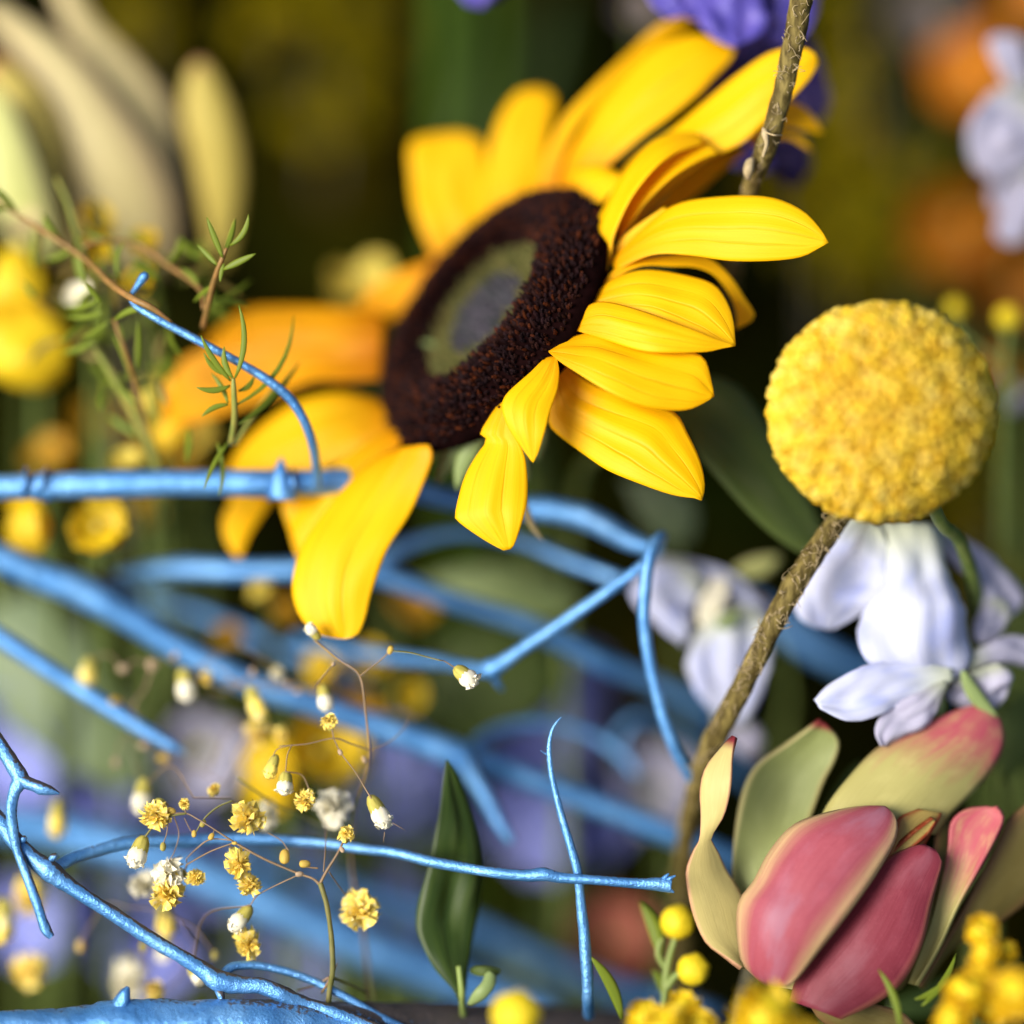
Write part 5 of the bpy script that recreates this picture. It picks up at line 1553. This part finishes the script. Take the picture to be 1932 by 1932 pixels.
D = 'blue lilac blossoms deep under the branches'
for fr, x, y, d, r_, where in (
        ('a3', 90, 1010, 8, 300, 'under the broad grey green leaf'), ('a3', 300, 1330, 9, 260, 'above the forked sharp blue branch'),
        ('a3', 620, 1440, 8.5, 190, 'left of the soft grey white blossom'), ('a4', 1720, 830, 8, 260, 'between the white bud and lance leaf'),
        ('a4', 560, 870, 9, 200, 'behind the middle of the nearest baby\'s breath'), ('a4', 320, 850, 9, 190, 'behind the outermost yellow baby\'s breath blossom'),
        ('a5', 330, 1080, 9, 220, 'beside the tip of the dark lance leaf'), ('a5', 1080, 1180, 9, 230, 'left of the upright thin blue twig'),
        ('a5', 1330, 1260, 9.5, 200, 'between the upright twig and rough twig'), ('a5', 1060, 860, 9.5, 240, 'under the curled blue twig'),
        ('a4', 700, 1180, 9, 230, 'behind the fork of baby\'s breath stems'), ('a4', 1250, 1400, 9.5, 240, 'beside the green baby\'s breath stem'),
        ('a4', 480, 1600, 10, 260, 'under the forked sharp blue branch'), ('a6', 300, 1050, 9, 300, 'beside the hanging broken blue stub'),
        ('a4', 1750, 1550, 9.5, 240, 'left of the dark lance leaf, under the dim branch'), ('a5', 500, 1600, 9, 200, 'behind the belly of dark lance leaf'),
        ('a5', 1200, 620, 10, 180, 'below the thin slanting blue twig'), ('a6', 900, 1100, 10, 320, 'above the heavy bottom blue branch'),
        ('a4', 1050, 1850, 10, 260, 'behind the node of the sharp blue branch')):
    cup_flower('lilac_blossom', 'blurred blue lilac blossom ' + where, 'lilac blossom', fr, x, y, d, r_ * 1.25, 'lilac', random.uniform(0, 360), 1.6, 5, D, centre=False)
cup_flower('pale_blossom', 'soft grey white blossom below the pointed blue branch end', 'white flower', 'a3', 1090, 1130, 7.0, 260, 'white_g', 60, 2.0, 5, None)
cup_flower('pale_blossom', 'dim mauve white blossom left of leucadendron behind branches', 'white flower', 'a5', 1620, 1080, 8.0, 230, 'white_g', 300, 2.0, 5, None)
cup_flower('pale_blossom', 'small dim pink white blossom left of the violet petals', 'white flower', 'I', 1195, 28, 8.0, 50, 'mauve', 300, 2.0, 5, None)
cup_flower('pale_blossom', 'dim mauve grey blossom at the top behind goldenrod', 'white flower', 'a8', 800, 130, 16, 230, 'mauve', 300, 1.5, 5, None)
cup_flower('pale_blossom', 'small mauve white blossom right of the yellow ball', 'white flower', '7', 1830, 730, 6, 110, 'white_g', 300, 1.5, 5, None)
cup_flower('coral_flower', 'blurred coral red flower behind the upright blue twig', 'coral flower', 'a7', 1330, 960, 9, 240, 'coral', 300, 1.5, 6, None)
cup_flower('pale_blossom', 'pale green white blossom right of the dark lance leaf', 'white flower', 'a7', 780, 1010, 8, 170, 'leaf_pl', 40, 1.5, 5, None)

# ------------------------------------------------------------------ leaves


def leaf_thing(name, label, mat, fr, L, Rr, dl, dr=None, stem=None, **kw):
    t = thing(name, label, 'leaf', at(fr, L[-1][0], L[-1][1], dl[-1] if isinstance(dl, tuple) else dl))
    kw.setdefault('m', 12)
    sheet('blade', M[mat], t, fr, L, Rr, dl, dr, thick=.0004, **kw)
    if stem:
        tube('petiole', M['stem_lt'], t, fr, stem, sides=8)
    return t


l1 = leaf_thing('lance_leaf', 'dark green lance shaped leaf standing behind the thin level blue twig', 'leaf_dk', 'a5',
           [(655, 928), (636, 1050), (620, 1200), (580, 1400), (530, 1560), (513, 1700), (540, 1800), (600, 1910), (690, 2010), (715, 2060)],
           [(662, 928), (720, 1020), (790, 1200), (832, 1350), (836, 1470), (805, 1600), (775, 1780), (755, 1900), (745, 2010), (740, 2060)],
           (.7, .75, .8, .7, .6), (.7, 1.1, 1.2, 1.0, .6), bulge=.10, ridge=-.05, nr=1, wave=.12, seed=3.0, n=40,
           stem=[(715, 1900, .55, 14), (728, 2010, .5, 16), (732, 2070, .7, 16), (740, 2150, 1.2, 16)])
sheet('young_leaf', M['leaf'], l1, 'a7', [(600, 1090), (640, 1070), (720, 1075), (765, 1090)], [(610, 1105), (650, 1120), (710, 1125), (750, 1115)], (.7, .6, .7), bulge=.2)
sheet('young_leaf', M['leaf_pl'], l1, 'a7', [(690, 1090), (670, 1150), (620, 1210), (590, 1270)], [(740, 1120), (730, 1180), (680, 1240), (610, 1275)], (.6, .5, .6), bulge=.2)
leaf_thing('oval_leaf', 'broad green leaf between the sunflower petals and yellow ball', 'leaf', 'I',
           [(1230, 800), (1290, 735), (1340, 708), (1400, 735), (1450, 805), (1500, 895), (1540, 965), (1560, 1030)],
           [(1225, 830), (1285, 800), (1315, 855), (1365, 915), (1430, 985), (1490, 1032), (1530, 1048), (1560, 1045)], (2.4, 2.2, 2.1, 2.2), (2.0, 1.6, 1.6, 2.0), bulge=.08, ridge=-.03, nr=1,
           stem=[(1230, 815, 2.2, 8), (1150, 850, 3.5, 9), (1080, 1000, 6, 10), (1060, 1900, 9, 10)])
leaf_thing('pale_leaf', 'pale green leaf behind the slanting thin blue twig', 'leaf_pl', 'a5',
           [(560, 80), (700, 30), (900, 0), (1100, 40), (1300, 190)], [(580, 130), (750, 200), (950, 265), (1150, 265), (1300, 200)], (6.2, 6.0, 6.0), stem=[(570, 100, 6.2, 16), (400, 300, 8, 16), (350, 2300, 11, 16)])
leaf_thing('round_leaf', 'rounded mid green leaf behind the small hanging white bud', 'leaf', 'a5',
           [(850, 230), (650, 330), (560, 550), (560, 750), (700, 870)], [(900, 250), (1100, 350), (1200, 500), (1130, 700), (760, 880)], (7.4, 7, 7.2), bulge=.1, stem=[(720, 860, 7.2, 16), (700, 1200, 9, 16), (700, 2400, 11, 16)])
leaf_thing('grey_leaf', 'grey green upright leaf under the sunflower above lilac blossom', 'leaf_gr', '4',
           [(1170, 1400), (1230, 1520), (1290, 1650), (1400, 1800)], [(1480, 1420), (1600, 1520), (1650, 1650), (1600, 1800)], (5.2, 5.2, 5.6), stem=[(1500, 1790, 5.6, 20), (1520, 2400, 8, 20), (1500, 5000, 11, 20)])
leaf_thing('broad_leaf', 'broad grey green leaf behind the pointed blue branch end', 'leaf_gr', 'a3',
           [(40, 330), (200, 300), (400, 460), (600, 770), (800, 1080), (950, 1350)], [(-150, 500), (-100, 800), (150, 1100), (450, 1290), (700, 1370), (940, 1390)], (7.4, 7, 7.2), bulge=.12, stem=[(0, 400, 7.4, 30), (-200, 300, 8, 30), (-500, 2600, 11, 30)])
leaf_thing('side_leaf', 'dark green leaf behind the pink tip of leucadendron', 'leaf', '8',
           [(1760, 1250), (1800, 1100), (1880, 1000), (2000, 930)], [(1850, 1400), (1950, 1300), (2050, 1150), (2060, 1000)], (3.2, 3.2, 3.4), stem=[(1800, 1330, 3.2, 20), (1780, 1700, 5, 20), (1760, 2600, 7, 20)])
leaf_thing('side_leaf', 'narrow dark leaf in the gap behind leucadendron bracts', 'leaf_dk', '6',
           [(860, 780), (920, 620), (1020, 440), (1100, 360)], [(980, 780), (1060, 600), (1100, 480), (1120, 370)], (2.2, 2.2, 2.4), stem=[(920, 770, 2.2, 16), (950, 1400, 4, 16), (950, 2000, 5, 16)])
leaf_thing('side_leaf', 'dark leaf under the right flank of leucadendron', 'leaf_dk', '6',
           [(1250, 1560), (1500, 1450), (1700, 1380), (1900, 1340)], [(1280, 1640), (1500, 1620), (1750, 1540), (1920, 1400)], (2.5, 2.6, 2.8), stem=[(1270, 1610, 2.5, 20), (1250, 2000, 4, 20)])
for i, (x, d, w, l) in enumerate(((838, 12, 30, 'tall bright green stem blurred above the sunflower'), (930, 15, 20, 'tall dull green stem blurred beside the small violet tip'))):
    t = thing('flower_stem', l, 'stem', at('I', x, 500, d))
    tube('stem', M['stem_deep'], t, 'I', [(x, -120, d, w), (x + 4, 60, d, w), (x - 2, 250, d + .3, w), (x + 8, 600, d + 1, w), (x + 30, 2000, d + 3, w)], sides=10)
    needle('leaf', M['leaf_dk'], t, 'I', (x, 330), (x + (120 if i else 40), -40), 40, d, d + .5)

# ------------------------------------------------------------------ yellow button flowers, lower right


def buttons(label, beads, stems, leaves, group='yellow button flowers round the leucadendron'):
    b0 = stems[0][1][0]
    t = thing('button_flower', label, 'button flower', at(stems[0][0], b0[0], b0[1], b0[2]), group)
    for fr, x, y, d, r_ in beads:
        BC[0] += 1
        rot = Vector((random.gauss(0, .4), -.7, 1)).to_track_quat('Z', 'Y').to_euler()
        o = link('button', bead_mesh('bead'), t, at(fr, x, y, d) - origin(t), rot, px(fr, r_ * .72, d))
        link('petals', ruffle_mesh('open', 'yel' if fr == '6' else 'golden', BC[0] % 4), o, (0, 0, .15), (0, 0, 0), 1.45)  # 'golden' is the yellow petal darkened as painted shade
    for fr, pts in stems:
        tube('stem', M['stem_lt'], t, fr, pts, sides=7)
    for fr, a, b, w, d0, d1 in leaves:
        needle('leaf', M['needle'], t, fr, a, b, w, d0, d1)
    return t


def smooth_buttons(label, beads, stems, leaves, group='yellow button flowers round the leucadendron'):
    b0 = stems[0][1][0]
    t = thing('button_flower', label, 'button flower', at(stems[0][0], b0[0], b0[1], b0[2]), group)
    for fr, x, y, d, r_ in beads:
        o = link('button', bead_mesh('bead'), t, at(fr, x, y, d) - origin(t), (R(60), 0, random.random()), px(fr, r_, d))
        link('calyx', calyx_mesh(), o, (0, 0, -.5), (0, 0, 0), .9)
    for fr, pts in stems:
        tube('stem', M['stem_lt'], t, fr, pts, sides=7)
    for fr, a, b, w, d0, d1 in leaves:
        needle('leaf', M['needle'], t, fr, a, b, w, d0, d1)
    return t


smooth_buttons('two round yellow buttons left of the rose leucadendron', [('6', 190, 1160, 1.0, 90), ('6', 268, 1400, .9, 84)],
               [('6', [(110, 1800, 1.0, 18), (120, 1600, 1.0, 18), (130, 1430, 1.0, 20), (150, 1330, 1.0, 16), (180, 1230, 1.0, 14)]), ('6', [(125, 1500, 1.0, 22), (180, 1430, .95, 18), (230, 1410, .9, 14)]),
                ('6', [(130, 1400, 1.0, 16), (90, 1320, 1.0, 16), (110, 1240, 1.0, 12)])],
               [('6', (100, 1330), (0, 1060), 70, 1.0, 1.2), ('a7', (1420, 1350), (1245, 1010), 60, .4, .2), ('6', (140, 1560), (60, 1400), 60, 1.1, 1.1)])
buttons('ruffled yellow flowers at the foot of the two buttons', [('6', 30, 1640, -1.4, 100), ('6', 215, 1590, -1.2, 95), ('6', 120, 1690, -1.8, 110), ('6', 300, 1680, -1.4, 90)],
        [('6', [(150, 1900, -.9, 18), (160, 1750, -1.0, 18), (200, 1640, -1.2, 14)])], [])
buttons('big soft yellow flower in front of leucadendron base', [('6', 630, 1640, -2.2, 190), ('6', 800, 1760, -2.0, 130)], [('6', [(650, 2000, -2, 18), (640, 1800, -2.1, 18), (632, 1680, -2.2, 14)])], [])
smooth_buttons('single soft yellow button over heavy bottom blue branch', [('a7', 850, 1330, -2.4, 135)], [('a7', [(900, 1900, -2.2, 18), (880, 1600, -2.3, 18), (855, 1380, -2.4, 14)])], [])
buttons('yellow ruffled flower cluster at the right below leucadendron',
        [('b3', 1540, 1050, -1.6, 170), ('b3', 1560, 1250, -1.7, 150), ('b3', 1760, 1240, -1.4, 120), ('b3', 1400, 1620, -1.9, 230), ('b3', 1520, 1450, -1.7, 180), ('b3', 1250, 1880, -2.0, 190), ('b3', 1870, 1650, -2.6, 260), ('b3', 1640, 1780, -1.5, 180)],
        [('b3', [(1700, 2500, -1, 30), (1660, 2000, -1, 30), (1600, 1500, -1.5, 26), (1550, 1150, -1.5, 18)]), ('b3', [(1500, 2400, -1, 24), (1450, 2000, -1.5, 24), (1400, 1700, -1.8, 18)])],
        [('b3', (970, 1760), (1290, 1270), 60, -.6, -.2), ('b3', (760, 1960), (560, 1420), 66, -1.0, -.7), ('b3', (900, 1700), (1230, 1500), 60, -.5, -.4)])
smooth_buttons('two yellow green buttons on a stem above the white delphinium', [('7', 1830, 225, 4.0, 80), ('7', 1500, 165, 4.4, 66)],
               [('7', [(1780, 1700, 5.5, 22), (1800, 900, 4.6, 22), (1815, 500, 4.2, 22), (1828, 300, 4, 18)]), ('7', [(1810, 560, 4.3, 18), (1640, 420, 4.4, 14), (1520, 320, 4.4, 14), (1500, 220, 4.4, 12)])],
               [('7', (1800, 760), (1900, 560), 50, 4.4, 4.2)])

# ------------------------------------------------------------------ lay the whole bouquet back under the tilted camera
for o in list(scene.objects):
    if o.parent is None and o.type in ('MESH', 'EMPTY'):
        o.matrix_world = TILT @ (Matrix.Translation(o.location) @ o.rotation_euler.to_matrix().to_4x4())
